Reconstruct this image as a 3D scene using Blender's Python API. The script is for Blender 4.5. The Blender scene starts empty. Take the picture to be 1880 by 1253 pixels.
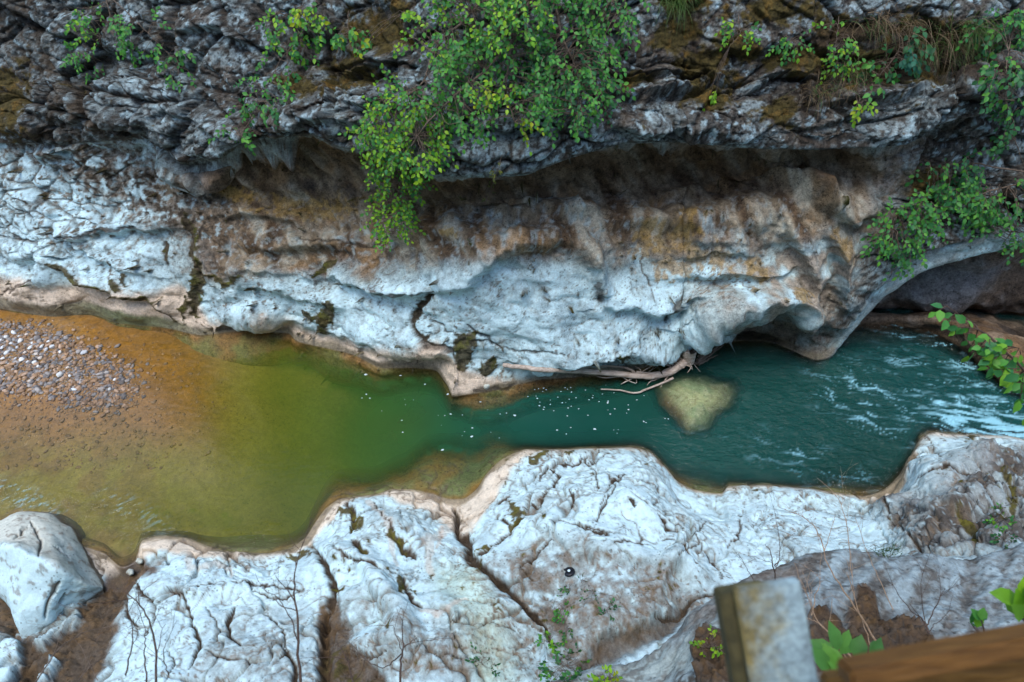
import bpy, math, random
import numpy as np
from mathutils import Vector, Matrix

random.seed(7)
RNG = np.random.default_rng(11)
SC = bpy.context.scene

# ------------------------------------------------------------------ camera, world, sun, exposure
CAM_H, PITCH, LENS = 9.0, math.radians(48.0), 24.0
FPX, CX, CY = 1880 * LENS / 36.0, 940.0, 626.5
cam_data = bpy.data.cameras.new('camera')
cam = bpy.data.objects.new('camera', cam_data)
SC.collection.objects.link(cam)
cam.location = (0, 0, CAM_H)
cam.rotation_euler = (math.pi / 2 - PITCH, 0, 0)
cam_data.lens = LENS
cam_data.sensor_width = 36.0
cam_data.clip_start, cam_data.clip_end = 0.05, 300
cam_data.dof.use_dof = True
cam_data.dof.focus_distance = 10.5
cam_data.dof.aperture_fstop = 2.6
SC.camera = cam

world = bpy.data.worlds.new('World')
SC.world = world
world.use_nodes = True
nt = world.node_tree
nt.nodes.clear()
sky = nt.nodes.new('ShaderNodeTexSky')
sky.sky_type = 'NISHITA'
sky.sun_disc = False
sky.sun_elevation = math.radians(76)
sky.sun_rotation = math.radians(222)
sky.air_density, sky.dust_density, sky.ozone_density = 1.0, 1.2, 1.5
bg = nt.nodes.new('ShaderNodeBackground')
bg.inputs['Strength'].default_value = 0.15
wo = nt.nodes.new('ShaderNodeOutputWorld')
nt.links.new(sky.outputs[0], bg.inputs[0])
nt.links.new(bg.outputs[0], wo.inputs[0])

sun_d = bpy.data.lights.new('sun', 'SUN')
sun_d.energy = 0.85
sun_d.angle = math.radians(32)
sun_d.color = (1.0, 0.95, 0.88)
sun = bpy.data.objects.new('sun', sun_d)
SC.collection.objects.link(sun)
el, az = math.radians(76), math.radians(222)
sdir = Vector((math.sin(az) * math.cos(el), math.cos(az) * math.cos(el), math.sin(el)))
sun.rotation_euler = sdir.to_track_quat('Z', 'Y').to_euler()

SC.view_settings.view_transform = 'Standard'
SC.view_settings.look = 'None'
SC.view_settings.exposure = 1.45
SC.view_settings.gamma = 1.0
SC.view_settings.use_curve_mapping = False
SC.render.engine = 'CYCLES'
SC.cycles.max_bounces = 8
SC.cycles.diffuse_bounces = 3
SC.cycles.glossy_bounces = 2
SC.cycles.transparent_max_bounces = 12
SC.cycles.caustics_reflective = False
SC.cycles.caustics_refractive = False
SC.cycles.use_denoising = True

# ------------------------------------------------------------------ helpers: rays and numbers
SP, CP = math.sin(PITCH), math.cos(PITCH)
CAM = np.array([0, 0, CAM_H], float)


def ray(px, py):
    a = (np.asarray(px, float) - CX) / FPX
    b = -(np.asarray(py, float) - CY) / FPX
    return np.stack([a, CP + b * SP, -SP + b * CP], -1)


def at_y(px, py, Y):
    d = ray(px, py)
    return CAM + d * (np.asarray(Y, float) / d[..., 1])[..., None]


def at_z(px, py, z):
    d = ray(px, py)
    return CAM + d * ((np.asarray(z, float) - CAM_H) / d[..., 2])[..., None]


def project(P):
    q = P - CAM
    dep = q[..., 1] * CP - q[..., 2] * SP
    up = q[..., 1] * SP + q[..., 2] * CP
    dep_s = np.where(np.abs(dep) < 1e-4, 1e-4, dep)
    return CX + FPX * q[..., 0] / dep_s, CY - FPX * up / dep_s, dep


def sstep(a, b, x):
    t = np.clip((x - a) / (b - a), 0, 1)
    return t * t * (3 - 2 * t)


def lerp(a, b, t):
    return a + (b - a) * t


def mixc(col, c, m):
    """blend an albedo colour into an array of colours"""
    m = np.clip(m, 0, 1)[..., None]
    return col * (1 - m) + np.asarray(c, np.float32) * m


def hash3(ix, iy, iz, seed):
    h = (ix.astype(np.uint32) * np.uint32(374761393) + iy.astype(np.uint32) * np.uint32(668265263)
         + iz.astype(np.uint32) * np.uint32(2147483647) + np.uint32(seed * 974711 % 4294967295))
    h = (h ^ (h >> np.uint32(13))) * np.uint32(1274126177)
    h = (h ^ (h >> np.uint32(16))) * np.uint32(2246822519)
    return h ^ (h >> np.uint32(15))


_G = RNG.normal(size=(256, 3)).astype(np.float32)
_G /= np.linalg.norm(_G, axis=1, keepdims=True)


def perlin(x, y, z, seed=0):
    x = np.asarray(x, np.float32); y = np.asarray(y, np.float32); z = np.asarray(z, np.float32)
    xf, yf, zf = np.floor(x), np.floor(y), np.floor(z)
    ix, iy, iz = xf.astype(np.int32), yf.astype(np.int32), zf.astype(np.int32)
    fx, fy, fz = x - xf, y - yf, z - zf
    u = fx * fx * fx * (fx * (fx * 6 - 15) + 10)
    v = fy * fy * fy * (fy * (fy * 6 - 15) + 10)
    w = fz * fz * fz * (fz * (fz * 6 - 15) + 10)
    out = 0
    for dx in (0, 1):
        wx = u if dx else 1 - u
        for dy in (0, 1):
            wy = v if dy else 1 - v
            for dz in (0, 1):
                wz = w if dz else 1 - w
                g = _G[(hash3(ix + dx, iy + dy, iz + dz, seed) & np.uint32(255)).astype(np.int64)]
                out = out + wx * wy * wz * (g[..., 0] * (fx - dx) + g[..., 1] * (fy - dy) + g[..., 2] * (fz - dz))
    return out * 1.5


def fbm(x, y, z, octaves=4, seed=0, gain=0.5, lac=2.03):
    s, a, n = 0, 1.0, 0
    for k in range(octaves):
        s = s + a * perlin(x, y, z, seed + k * 17)
        n += a
        a *= gain
        x, y, z = x * lac + 3.1, y * lac + 1.7, z * lac + 5.3
    return s / n * 1.4


def worley(x, y, z, seed=0):
    """F1, F2 and a random number of the nearest cell, with the offset to its point"""
    x = np.asarray(x, np.float32); y = np.asarray(y, np.float32); z = np.asarray(z, np.float32)
    ix, iy, iz = np.floor(x).astype(np.int32), np.floor(y).astype(np.int32), np.floor(z).astype(np.int32)
    f1 = np.full(x.shape, 9, np.float32); f2 = f1.copy()
    cid = np.zeros(x.shape, np.uint32)
    ox = np.zeros_like(x); oy = np.zeros_like(x); oz = np.zeros_like(x)
    for dx in (-1, 0, 1):
        for dy in (-1, 0, 1):
            for dz in (-1, 0, 1):
                h = hash3(ix + dx, iy + dy, iz + dz, seed)
                jx = (h & np.uint32(1023)).astype(np.float32) / 1023
                jy = ((h >> np.uint32(10)) & np.uint32(1023)).astype(np.float32) / 1023
                jz = ((h >> np.uint32(20)) & np.uint32(1023)).astype(np.float32) / 1023
                ax, ay, az_ = ix + dx + jx - x, iy + dy + jy - y, iz + dz + jz - z
                d = ax * ax + ay * ay + az_ * az_
                m = d < f1
                f2 = np.where(m, f1, np.minimum(f2, d))
                f1 = np.where(m, d, f1)
                cid = np.where(m, h, cid)
                ox = np.where(m, ax, ox); oy = np.where(m, ay, oy); oz = np.where(m, az_, oz)
    r = hash3(cid.view(np.int32), cid.view(np.int32), cid.view(np.int32), seed + 5)
    return np.sqrt(f1), np.sqrt(f2), (r & np.uint32(65535)).astype(np.float32) / 65535, ((r >> np.uint32(8)) & np.uint32(65535)).astype(np.float32) / 65535, (ox, oy, oz)


def smooth_row(pts, xs):
    """monotone-ish cubic through (x, value...) points"""
    pts = sorted(pts)
    X = np.array([p[0] for p in pts], float)
    out = []
    for k in range(1, len(pts[0])):
        V = np.array([p[k] for p in pts], float)
        h = np.diff(X); s = np.diff(V) / h
        m = np.zeros_like(V)
        for i in range(1, len(X) - 1):
            if s[i - 1] * s[i] > 0:
                w1, w2 = 2 * h[i] + h[i - 1], h[i] + 2 * h[i - 1]
                m[i] = (w1 + w2) / (w1 / s[i - 1] + w2 / s[i])
        xc = np.clip(xs, X[0], X[-1])
        i = np.clip(np.searchsorted(X, xc, side='right') - 1, 0, len(X) - 2)
        t = (xc - X[i]) / h[i]
        out.append((1 + 2 * t) * (1 - t) ** 2 * V[i] + t * (1 - t) ** 2 * h[i] * m[i]
                   + t * t * (3 - 2 * t) * V[i + 1] + t * t * (t - 1) * h[i] * m[i + 1])
    return out


def loft(rows, counts):
    """rows: list of (nu,3); counts: subdivisions per interval -> (nv,nu,3) through Catmull-Rom"""
    R = np.stack(rows)
    n = len(rows)
    out = []
    for k in range(n - 1):
        p1, p2 = R[k], R[k + 1]
        l12 = np.linalg.norm(p2 - p1, axis=-1, keepdims=True) + 1e-6
        def tan(a, b, c):
            la = np.linalg.norm(b - a, axis=-1, keepdims=True) + 1e-6
            lc = np.linalg.norm(c - b, axis=-1, keepdims=True) + 1e-6
            return ((b - a) / la * lc + (c - b) / lc * la) / (la + lc)
        m1 = tan(R[k - 1], p1, p2) if k > 0 else (p2 - p1) / l12
        m2 = tan(p1, p2, R[k + 2]) if k + 2 < n else (p2 - p1) / l12
        m1 = m1 * l12 * 0.8; m2 = m2 * l12 * 0.8
        for t in np.linspace(0, 1, counts[k], endpoint=False):
            out.append((1 + 2 * t) * (1 - t) ** 2 * p1 + t * (1 - t) ** 2 * m1
                       + t * t * (3 - 2 * t) * p2 + t * t * (t - 1) * m2)
    out.append(R[-1])
    return np.stack(out)


def grid_normals(P):
    du = np.gradient(P, axis=1)
    dv = np.gradient(P, axis=0)
    n = np.cross(du, dv)
    n /= np.linalg.norm(n, axis=-1, keepdims=True) + 1e-9
    return n


def seg_dist(px, py, pts, closed=False):
    """distance, signed side and arc parameter to a polyline in the picture plane of the authoring camera"""
    best = np.full(px.shape, 1e9); side = np.zeros(px.shape); arc = np.zeros(px.shape)
    n = len(pts)
    tot = sum(math.dist(pts[i], pts[i + 1]) for i in range(n - 1)) or 1
    acc = 0
    rng = range(n if closed else n - 1)
    for i in rng:
        x0, y0 = pts[i]; x1, y1 = pts[(i + 1) % n]
        dx, dy = x1 - x0, y1 - y0
        L2 = dx * dx + dy * dy + 1e-9
        t = np.clip(((px - x0) * dx + (py - y0) * dy) / L2, 0, 1)
        ex, ey = px - x0 - t * dx, py - y0 - t * dy
        d = np.hypot(ex, ey)
        m = d < best
        best = np.where(m, d, best)
        side = np.where(m, np.sign(dx * ey - dy * ex), side)
        arc = np.where(m, (acc + t * math.sqrt(L2)) / tot, arc)
        acc += math.sqrt(L2)
    return best, side, arc


def window(px, py, pts, pad):
    xs = [p[0] for p in pts]; ys = [p[1] for p in pts]
    return (px > min(xs) - pad) & (px < max(xs) + pad) & (py > min(ys) - pad) & (py < max(ys) + pad)


def stroke(px, py, pts, width, taper=True):
    """0..1 falloff round a polyline"""
    out = np.zeros(px.shape)
    w = window(px, py, pts, width * 3)
    if not w.any():
        return out
    d, s, a = seg_dist(px[w], py[w], pts)
    wd = width * (0.35 + 0.65 * np.sqrt(np.clip(np.sin(np.pi * np.clip(a, 0.02, 0.98)), 0, 1))) if taper else width
    out[w] = np.exp(-(d / wd) ** 2 * 1.4)
    return out


def fold(px, py, pts, w_up, w_dn):
    """a swelling with a soft upper side and a sharp lower side (points run left to right)"""
    out = np.zeros(px.shape)
    w = window(px, py, pts, max(w_up, w_dn) * 3)
    if not w.any():
        return out
    d, s, a = seg_dist(px[w], py[w], pts)
    e = np.sqrt(np.clip(np.sin(np.pi * np.clip(a, 0.01, 0.99)), 0, 1))
    out[w] = np.where(s < 0, np.exp(-(d / w_up) ** 2), np.exp(-(d / w_dn) ** 2)) * e
    return out


def poly(px, py, pts, soft=20):
    """soft-edged polygon mask"""
    out = np.zeros(px.shape)
    w = window(px, py, pts, soft * 1.5)
    if not w.any():
        return out
    x, y = px[w], py[w]
    ins = np.zeros(x.shape, bool)
    n = len(pts)
    for i in range(n):
        x0, y0 = pts[i]; x1, y1 = pts[(i + 1) % n]
        if y0 == y1:
            continue
        c = ((y0 > y) != (y1 > y)) & (x < (x1 - x0) * (y - y0) / (y1 - y0) + x0)
        ins ^= c
    d, _, _ = seg_dist(x, y, pts, True)
    out[w] = sstep(-soft, soft, np.where(ins, d, -d))
    return out


def blob(px, py, cx, cy, rx, ry, rot=0):
    c, s = math.cos(math.radians(rot)), math.sin(math.radians(rot))
    u = ((px - cx) * c + (py - cy) * s) / rx
    v = (-(px - cx) * s + (py - cy) * c) / ry
    return np.exp(-(u * u + v * v))


def scatter_field(px, py, pts, sigma):
    num, den = 0, 1e-9
    for p in pts:
        w = np.exp(-((px - p[0]) ** 2 + (py - p[1]) ** 2) / (2 * sigma * sigma)) + 1e-12
        val = np.asarray(p[2:], float)
        num = num + (w[..., None] * val)
        den = den + w
    return num / den[..., None]


# ------------------------------------------------------------------ helpers: objects
def tag(o, label=None, cat=None, group=None, kind=None):
    if label: o['label'] = label
    if cat: o['category'] = cat
    if group: o['group'] = group
    if kind: o['kind'] = kind
    return o


def link(o, parent=None):
    SC.collection.objects.link(o)
    if parent is not None:
        o.parent = parent
    return o


def empty(name, loc, **kw):
    o = bpy.data.objects.new(name, None)
    o.empty_display_size = 0.1
    o.location = [float(v) for v in loc]
    link(o)
    return tag(o, **kw)


def mesh_np(name, V, faces, mat, cols=None, smooth=True, parent=None, origin=None, extra=None):
    """V (n,3); faces (m,k) array; per-vertex colour (n,4)"""
    V = np.asarray(V, np.float32).reshape(-1, 3)
    if origin is not None:
        V = V - np.asarray(origin, np.float32)
    me = bpy.data.meshes.new(name)
    faces = np.asarray(faces, np.int32)
    k = faces.shape[1]
    me.vertices.add(len(V))
    me.vertices.foreach_set('co', V.ravel())
    me.loops.add(faces.size)
    me.loops.foreach_set('vertex_index', faces.ravel())
    me.polygons.add(len(faces))
    me.polygons.foreach_set('loop_start', np.arange(0, faces.size, k, dtype=np.int32))
    me.polygons.foreach_set('use_smooth', np.full(len(faces), smooth, bool))
    me.update(calc_edges=True)
    if cols is not None:
        at = me.attributes.new('Col', 'FLOAT_COLOR', 'POINT')
        at.data.foreach_set('color', np.asarray(cols, np.float32).reshape(-1))
    for nm, arr in (extra or {}).items():
        at = me.attributes.new(nm, 'FLOAT', 'POINT')
        at.data.foreach_set('value', np.asarray(arr, np.float32).ravel())
    me.materials.append(mat)
    o = bpy.data.objects.new(name, me)
    if origin is not None and parent is None:
        o.location = [float(v) for v in origin]
    return link(o, parent)


def grid_faces(nv, nu, wrap=False):
    i = np.arange(nv * nu).reshape(nv, nu)
    if wrap:
        j = np.roll(i, -1, axis=1)
        return np.stack([i[:-1].ravel(), j[:-1].ravel(), j[1:].ravel(), i[1:].ravel()], -1)
    return np.stack([i[:-1, :-1].ravel(), i[:-1, 1:].ravel(), i[1:, 1:].ravel(), i[1:, :-1].ravel()], -1)


class Tubes:
    """collects tapered tubes into one mesh"""
    def __init__(self):
        self.V, self.F, self.n = [], [], 0

    def add(self, pts, r0, r1, sides=6, wob=0.0):
        pts = np.asarray(pts, float)
        n = len(pts)
        t = np.gradient(pts, axis=0)
        t /= np.linalg.norm(t, axis=1, keepdims=True) + 1e-9
        ref = np.array([0.31, 0.17, 0.93])
        a = np.cross(t, ref); a /= np.linalg.norm(a, axis=1, keepdims=True) + 1e-9
        b = np.cross(t, a)
        ang = np.linspace(0, 2 * np.pi, sides, endpoint=False)
        rad = np.linspace(r0, r1, n)[:, None] * (1 + wob * RNG.normal(size=(n, sides)))
        ring = pts[:, None] + rad[..., None] * (np.cos(ang)[None, :, None] * a[:, None] + np.sin(ang)[None, :, None] * b[:, None])
        self.V.append(ring.reshape(-1, 3))
        f = grid_faces(n, sides, True) + self.n
        self.F.append(f)
        # end caps: fold the last ring to a quad fan of degenerate-free quads
        for base in (0, (n - 1) * sides):
            idx = np.arange(sides) + base + self.n
            self.F.append(np.array([[idx[0], idx[1], idx[2], idx[3 % sides]]]))
            if sides > 4:
                self.F.append(np.array([[idx[0], idx[3], idx[4], idx[5 % sides]]]))
        self.n += n * sides
        return self

    def build(self, name, mat, parent=None, origin=None):
        return mesh_np(name, np.concatenate(self.V), np.concatenate(self.F), mat, parent=parent, origin=origin)


def curve_pts(ctrl, n=24, jitter=0.0):
    ctrl = np.asarray(ctrl, float)
    m = len(ctrl)
    P = np.vstack([2 * ctrl[0] - ctrl[1], ctrl, 2 * ctrl[-1] - ctrl[-2]])
    out = []
    for t in np.linspace(0, m - 1 - 1e-6, n):
        k = int(t); f = t - k
        p0, p1, p2, p3 = P[k], P[k + 1], P[k + 2], P[k + 3]
        out.append(0.5 * ((2 * p1) + (p2 - p0) * f + (2 * p0 - 5 * p1 + 4 * p2 - p3) * f * f + (3 * p1 - p0 - 3 * p2 + p3) * f ** 3))
    out = np.array(out)
    if jitter:
        out[1:-1] += RNG.normal(size=(n - 2, 3)) * jitter
    return out


# ------------------------------------------------------------------ materials
def new_mat(name):
    m = bpy.data.materials.new(name)
    m.use_nodes = True
    t = m.node_tree
    t.nodes.clear()
    out = t.nodes.new('ShaderNodeOutputMaterial')
    return m, t, out


def nd(t, typ, **kw):
    n = t.nodes.new(typ)
    for k, v in kw.items():
        if k.startswith('i_'):
            n.inputs[int(k[2:])].default_value = v
        else:
            setattr(n, k, v)
    return n


def mnode(t, op, a, b=None, c=None, clamp=False):
    n = t.nodes.new('ShaderNodeMath')
    n.operation = op
    n.use_clamp = clamp
    for k, v in enumerate((a, b, c)):
        if v is None:
            continue
        if isinstance(v, (int, float)):
            n.inputs[k].default_value = v
        else:
            t.links.new(v, n.inputs[k])
    return n.outputs[0]


def noise(t, vec, scale, detail=6, rough=0.6, dist=0.0):
    n = t.nodes.new('ShaderNodeTexNoise')
    n.inputs['Scale'].default_value = scale
    n.inputs['Detail'].default_value = detail
    n.inputs['Roughness'].default_value = rough
    n.inputs['Distortion'].default_value = dist
    t.links.new(vec, n.inputs['Vector'])
    return n.outputs['Fac']


def rock_material(name, bump=0.5, contrast=0.5, scale=1.0):
    m, t, out = new_mat(name)
    geo = nd(t, 'ShaderNodeNewGeometry')
    vec = geo.outputs['Position']
    at = nd(t, 'ShaderNodeAttribute', attribute_name='Col')
    n1 = noise(t, vec, 5 * scale, 9, 0.7)
    n2 = noise(t, vec, 17 * scale, 6, 0.72)
    n3 = noise(t, vec, 46 * scale, 4, 0.7)
    sep = nd(t, 'ShaderNodeSeparateColor')
    t.links.new(at.outputs['Color'], sep.inputs[0])
    kc = mnode(t, 'MAXIMUM', mnode(t, 'MULTIPLY_ADD', sep.outputs[1], -1.3, 1.3), .4)
    v = mnode(t, 'MULTIPLY', mnode(t, 'SUBTRACT', n1, 0.5), 3.2 * contrast)
    v = mnode(t, 'MULTIPLY_ADD', mnode(t, 'SUBTRACT', n2, 0.5), 3.6 * contrast, v)
    v = mnode(t, 'MULTIPLY_ADD', mnode(t, 'SUBTRACT', n3, 0.5), 3.0 * contrast, v)
    v = mnode(t, 'MULTIPLY_ADD', v, kc, 1.0)
    v = mnode(t, 'MINIMUM', mnode(t, 'MAXIMUM', v, 0.2), 2.2)
    # small pits and flecks
    vo = nd(t, 'ShaderNodeTexVoronoi', feature='F1')
    vo.inputs['Scale'].default_value = 17 * scale
    t.links.new(vec, vo.inputs['Vector'])
    pit = mnode(t, 'LESS_THAN', vo.outputs['Distance'], 0.22)
    pm = mnode(t, 'GREATER_THAN', noise(t, vec, 3 * scale, 4, 0.6), 0.55)
    pit = mnode(t, 'MULTIPLY', pit, pm)
    v = mnode(t, 'MULTIPLY', v, mnode(t, 'MULTIPLY_ADD', pit, -0.45, 1.0))
    vm = nd(t, 'ShaderNodeVectorMath', operation='SCALE')
    t.links.new(at.outputs['Color'], vm.inputs[0])
    t.links.new(v, vm.inputs['Scale'])
    bs = nd(t, 'ShaderNodeBsdfPrincipled')
    t.links.new(vm.outputs[0], bs.inputs['Base Color'])
    wet = at.outputs['Alpha']
    t.links.new(mnode(t, 'MULTIPLY_ADD', wet, -0.62, 0.88), bs.inputs['Roughness'])
    t.links.new(mnode(t, 'MULTIPLY_ADD', wet, 0.3, 0.2), bs.inputs['Specular IOR Level'])
    hgt = mnode(t, 'ADD', mnode(t, 'MULTIPLY', n1, 0.05), mnode(t, 'MULTIPLY', n2, 0.03))
    hgt = mnode(t, 'ADD', hgt, mnode(t, 'MULTIPLY', n3, 0.014))
    hgt = mnode(t, 'ADD', hgt, mnode(t, 'MULTIPLY', pit, -0.012))
    bp = nd(t, 'ShaderNodeBump')
    bp.inputs['Strength'].default_value = bump
    bp.inputs['Distance'].default_value = 1.0
    t.links.new(hgt, bp.inputs['Height'])
    t.links.new(bp.outputs[0], bs.inputs['Normal'])
    t.links.new(bs.outputs[0], out.inputs[0])
    return m


def leaf_material(name):
    m, t, out = new_mat(name)
    at = nd(t, 'ShaderNodeAttribute', attribute_name='Col')
    geo = nd(t, 'ShaderNodeNewGeometry')
    n = noise(t, geo.outputs['Position'], 30, 3)
    v = mnode(t, 'MULTIPLY_ADD', n, 0.6, 0.95)
    vm = nd(t, 'ShaderNodeVectorMath', operation='SCALE')
    t.links.new(at.outputs['Color'], vm.inputs[0]); t.links.new(v, vm.inputs['Scale'])
    bs = nd(t, 'ShaderNodeBsdfPrincipled')
    bs.inputs['Roughness'].default_value = 0.5
    bs.inputs['Specular IOR Level'].default_value = 0.3
    t.links.new(vm.outputs[0], bs.inputs['Base Color'])
    tr = nd(t, 'ShaderNodeBsdfTranslucent')
    t.links.new(vm.outputs[0], tr.inputs['Color'])
    mx = nd(t, 'ShaderNodeMixShader')
    mx.inputs[0].default_value = 0.36
    t.links.new(bs.outputs[0], mx.inputs[1]); t.links.new(tr.outputs[0], mx.inputs[2])
    t.links.new(mx.outputs[0], out.inputs[0])
    return m


def plain_material(name, c1, c2, scale=20, rough=0.8, stretch=(1, 1, 1), bump=0.2, detail=5):
    m, t, out = new_mat(name)
    tc = nd(t, 'ShaderNodeTexCoord')
    mp = nd(t, 'ShaderNodeMapping')
    mp.inputs['Scale'].default_value = stretch
    t.links.new(tc.outputs['Object'], mp.inputs['Vector'])
    n = noise(t, mp.outputs[0], scale, detail, 0.62)
    cr = nd(t, 'ShaderNodeValToRGB')
    cr.color_ramp.elements[0].position = 0.35; cr.color_ramp.elements[0].color = (*c1, 1)
    cr.color_ramp.elements[1].position = 0.68; cr.color_ramp.elements[1].color = (*c2, 1)
    t.links.new(n, cr.inputs[0])
    bs = nd(t, 'ShaderNodeBsdfPrincipled')
    bs.inputs['Roughness'].default_value = rough
    bs.inputs['Specular IOR Level'].default_value = 0.3
    t.links.new(cr.outputs[0], bs.inputs['Base Color'])
    bp = nd(t, 'ShaderNodeBump')
    bp.inputs['Strength'].default_value = bump
    bp.inputs['Distance'].default_value = 0.01
    t.links.new(n, bp.inputs['Height']); t.links.new(bp.outputs[0], bs.inputs['Normal'])
    t.links.new(bs.outputs[0], out.inputs[0])
    return m


def water_material():
    m, t, out = new_mat('river_water')
    geo = nd(t, 'ShaderNodeNewGeometry')
    at = nd(t, 'ShaderNodeAttribute', attribute_name='Col')
    foam = nd(t, 'ShaderNodeAttribute', attribute_name='foam')
    rip = nd(t, 'ShaderNodeAttribute', attribute_name='ripple')
    tr = nd(t, 'ShaderNodeBsdfTransparent')
    df = nd(t, 'ShaderNodeBsdfDiffuse')
    n0 = noise(t, geo.outputs['Position'], 1.3, 4)
    vm = nd(t, 'ShaderNodeVectorMath', operation='SCALE')
    t.links.new(at.outputs['Color'], vm.inputs[0])
    t.links.new(mnode(t, 'MULTIPLY_ADD', n0, 0.3, 0.85), vm.inputs['Scale'])
    t.links.new(vm.outputs[0], df.inputs[0])
    body = nd(t, 'ShaderNodeMixShader')
    t.links.new(at.outputs['Alpha'], body.inputs[0])
    t.links.new(tr.outputs[0], body.inputs[1]); t.links.new(df.outputs[0], body.inputs[2])
    mp = nd(t, 'ShaderNodeMapping')
    mp.inputs['Rotation'].default_value = (0, 0, math.radians(-12))
    mp.inputs['Scale'].default_value = (1.0, 2.2, 1)
    t.links.new(geo.outputs['Position'], mp.inputs['Vector'])
    w1 = noise(t, mp.outputs[0], 5, 3, 0.5, 0.6)
    w2 = noise(t, mp.outputs[0], 16, 3, 0.55, 0.4)
    h = mnode(t, 'ADD', mnode(t, 'MULTIPLY', w1, 0.05), mnode(t, 'MULTIPLY', w2, 0.02))
    h = mnode(t, 'MULTIPLY', h, rip.outputs['Fac'])
    bp = nd(t, 'ShaderNodeBump')
    bp.inputs['Strength'].default_value = 1.0
    bp.inputs['Distance'].default_value = 1.0
    t.links.new(h, bp.inputs['Height'])
    gl = nd(t, 'ShaderNodeBsdfGlossy')
    gl.inputs['Roughness'].default_value = 0.04
    t.links.new(bp.outputs[0], gl.inputs['Normal'])
    fr = nd(t, 'ShaderNodeFresnel')
    fr.inputs['IOR'].default_value = 1.31
    t.links.new(bp.outputs[0], fr.inputs['Normal'])
    surf = nd(t, 'ShaderNodeMixShader')
    t.links.new(fr.outputs[0], surf.inputs[0])
    t.links.new(body.outputs[0], surf.inputs[1]); t.links.new(gl.outputs[0], surf.inputs[2])
    wd = nd(t, 'ShaderNodeBsdfDiffuse')
    wd.inputs[0].default_value = (0.30, 0.62, 0.72, 1)
    fx = nd(t, 'ShaderNodeMixShader')
    t.links.new(foam.outputs['Fac'], fx.inputs[0])
    t.links.new(surf.outputs[0], fx.inputs[1]); t.links.new(wd.outputs[0], fx.inputs[2])
    t.links.new(fx.outputs[0], out.inputs[0])
    return m


M_CLIFF = rock_material('cliff_rock', bump=0.8, contrast=0.62)
M_BANK = rock_material('pale_limestone', bump=0.3, contrast=0.36)
M_BED = rock_material('river_bed', bump=0.4, contrast=0.4)
M_STONE = rock_material('pebble_stone', bump=0.2, contrast=0.3, scale=2.0)
M_LEAF = leaf_material('green_leaf')
M_BARK = plain_material('grey_brown_bark', (0.07, 0.05, 0.035), (0.2, 0.15, 0.11), 30)
M_TWIG = plain_material('dark_twig', (0.035, 0.022, 0.015), (0.09, 0.06, 0.045), 40)
M_PALETWIG = plain_material('pale_dry_twig', (0.2, 0.13, 0.08), (0.38, 0.27, 0.17), 40)
M_DRIFT = plain_material('weathered_driftwood', (0.27, 0.2, 0.15), (0.6, 0.52, 0.44), 14, stretch=(0.4, 3, 3), bump=0.6)
M_WATER = water_material()

# ------------------------------------------------------------------ far cliff
NU = 1080
PXS = np.linspace(-260, 2420, NU)
WL = [(-300, 560), (0, 568), (100, 582), (160, 578), (220, 592), (300, 602), (370, 616), (405, 612), (450, 608), (530, 612), (545, 626),
      (600, 640), (650, 652), (710, 676), (760, 676), (800, 682), (818, 708), (830, 730), (850, 728), (880, 722), (930, 712), (960, 704), (1000, 696),
      (1100, 690), (1180, 676), (1240, 655), (1300, 636), (1350, 626), (1400, 626), (1440, 638), (1480, 656), (1500, 661),
      (1515, 655), (1535, 636), (1560, 604), (1600, 560), (1650, 520), (1700, 490), (1760, 470), (1820, 456), (1880, 442), (2150, 420)]
wl = smooth_row(WL, PXS)[0]
y_water = at_z(PXS, wl, 0)[:, 1]
y_lip = np.interp(PXS, [1500, 1560, 1640, 1760, 1880, 2150], [y_water[np.searchsorted(PXS, 1500)], 7.75, 7.95, 8.1, 8.2, 8.4])
isl = sstep(1496, 1504, PXS)
yw = y_water * (1 - isl) + y_lip * isl
lip = sstep(1490, 1560, PXS)
# a calm version of the waterline distance for the upper rows
yb = np.interp(PXS, [-300, 0, 300, 600, 830, 1000, 1250, 1500, 1700, 2150], [9.0, 8.85, 8.4, 7.95, 7.2, 7.3, 7.8, 7.75, 8.0, 8.4])


def crow(pts):
    v = smooth_row(pts, PXS)
    return at_y(PXS, v[0], yb + v[1])


shelf = smooth_row([(-300, 22), (0, 22), (200, 22), (300, 22), (370, 45), (440, 50), (520, 30), (560, 18), (620, 30), (700, 24), (780, 16),
                    (830, 16), (900, 34), (1000, 26), (1200, 16), (1500, 8), (2150, 5)], PXS)[0]
R_deep = at_z(PXS, wl + shelf + 30, -2.4)
R_shelf = at_z(PXS, wl + shelf, -0.28)
und1 = at_y(PXS, wl - 4, yw + 0.35)
und2 = at_y(PXS, wl - 12, yw + 1.3)
R_deep = R_deep * (1 - lip)[:, None] + und2 * lip[:, None]
R_shelf = R_shelf * (1 - lip)[:, None] + und1 * lip[:, None]
R_w = at_y(PXS, wl, yw)
R_b = at_y(PXS, wl - lerp(smooth_row([(-300, 22), (0, 22), (300, 22), (420, 12), (560, 14), (700, 14), (830, 26), (1000, 10), (1240, 8), (1350, 10), (1500, 12)], PXS)[0], 10, lip),
           yw + 0.03 + 0.05 * (1 - lip))
alc = np.exp(-((PXS - 1380) / 110) ** 2)          # the undercut alcove left of the arch foot
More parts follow.
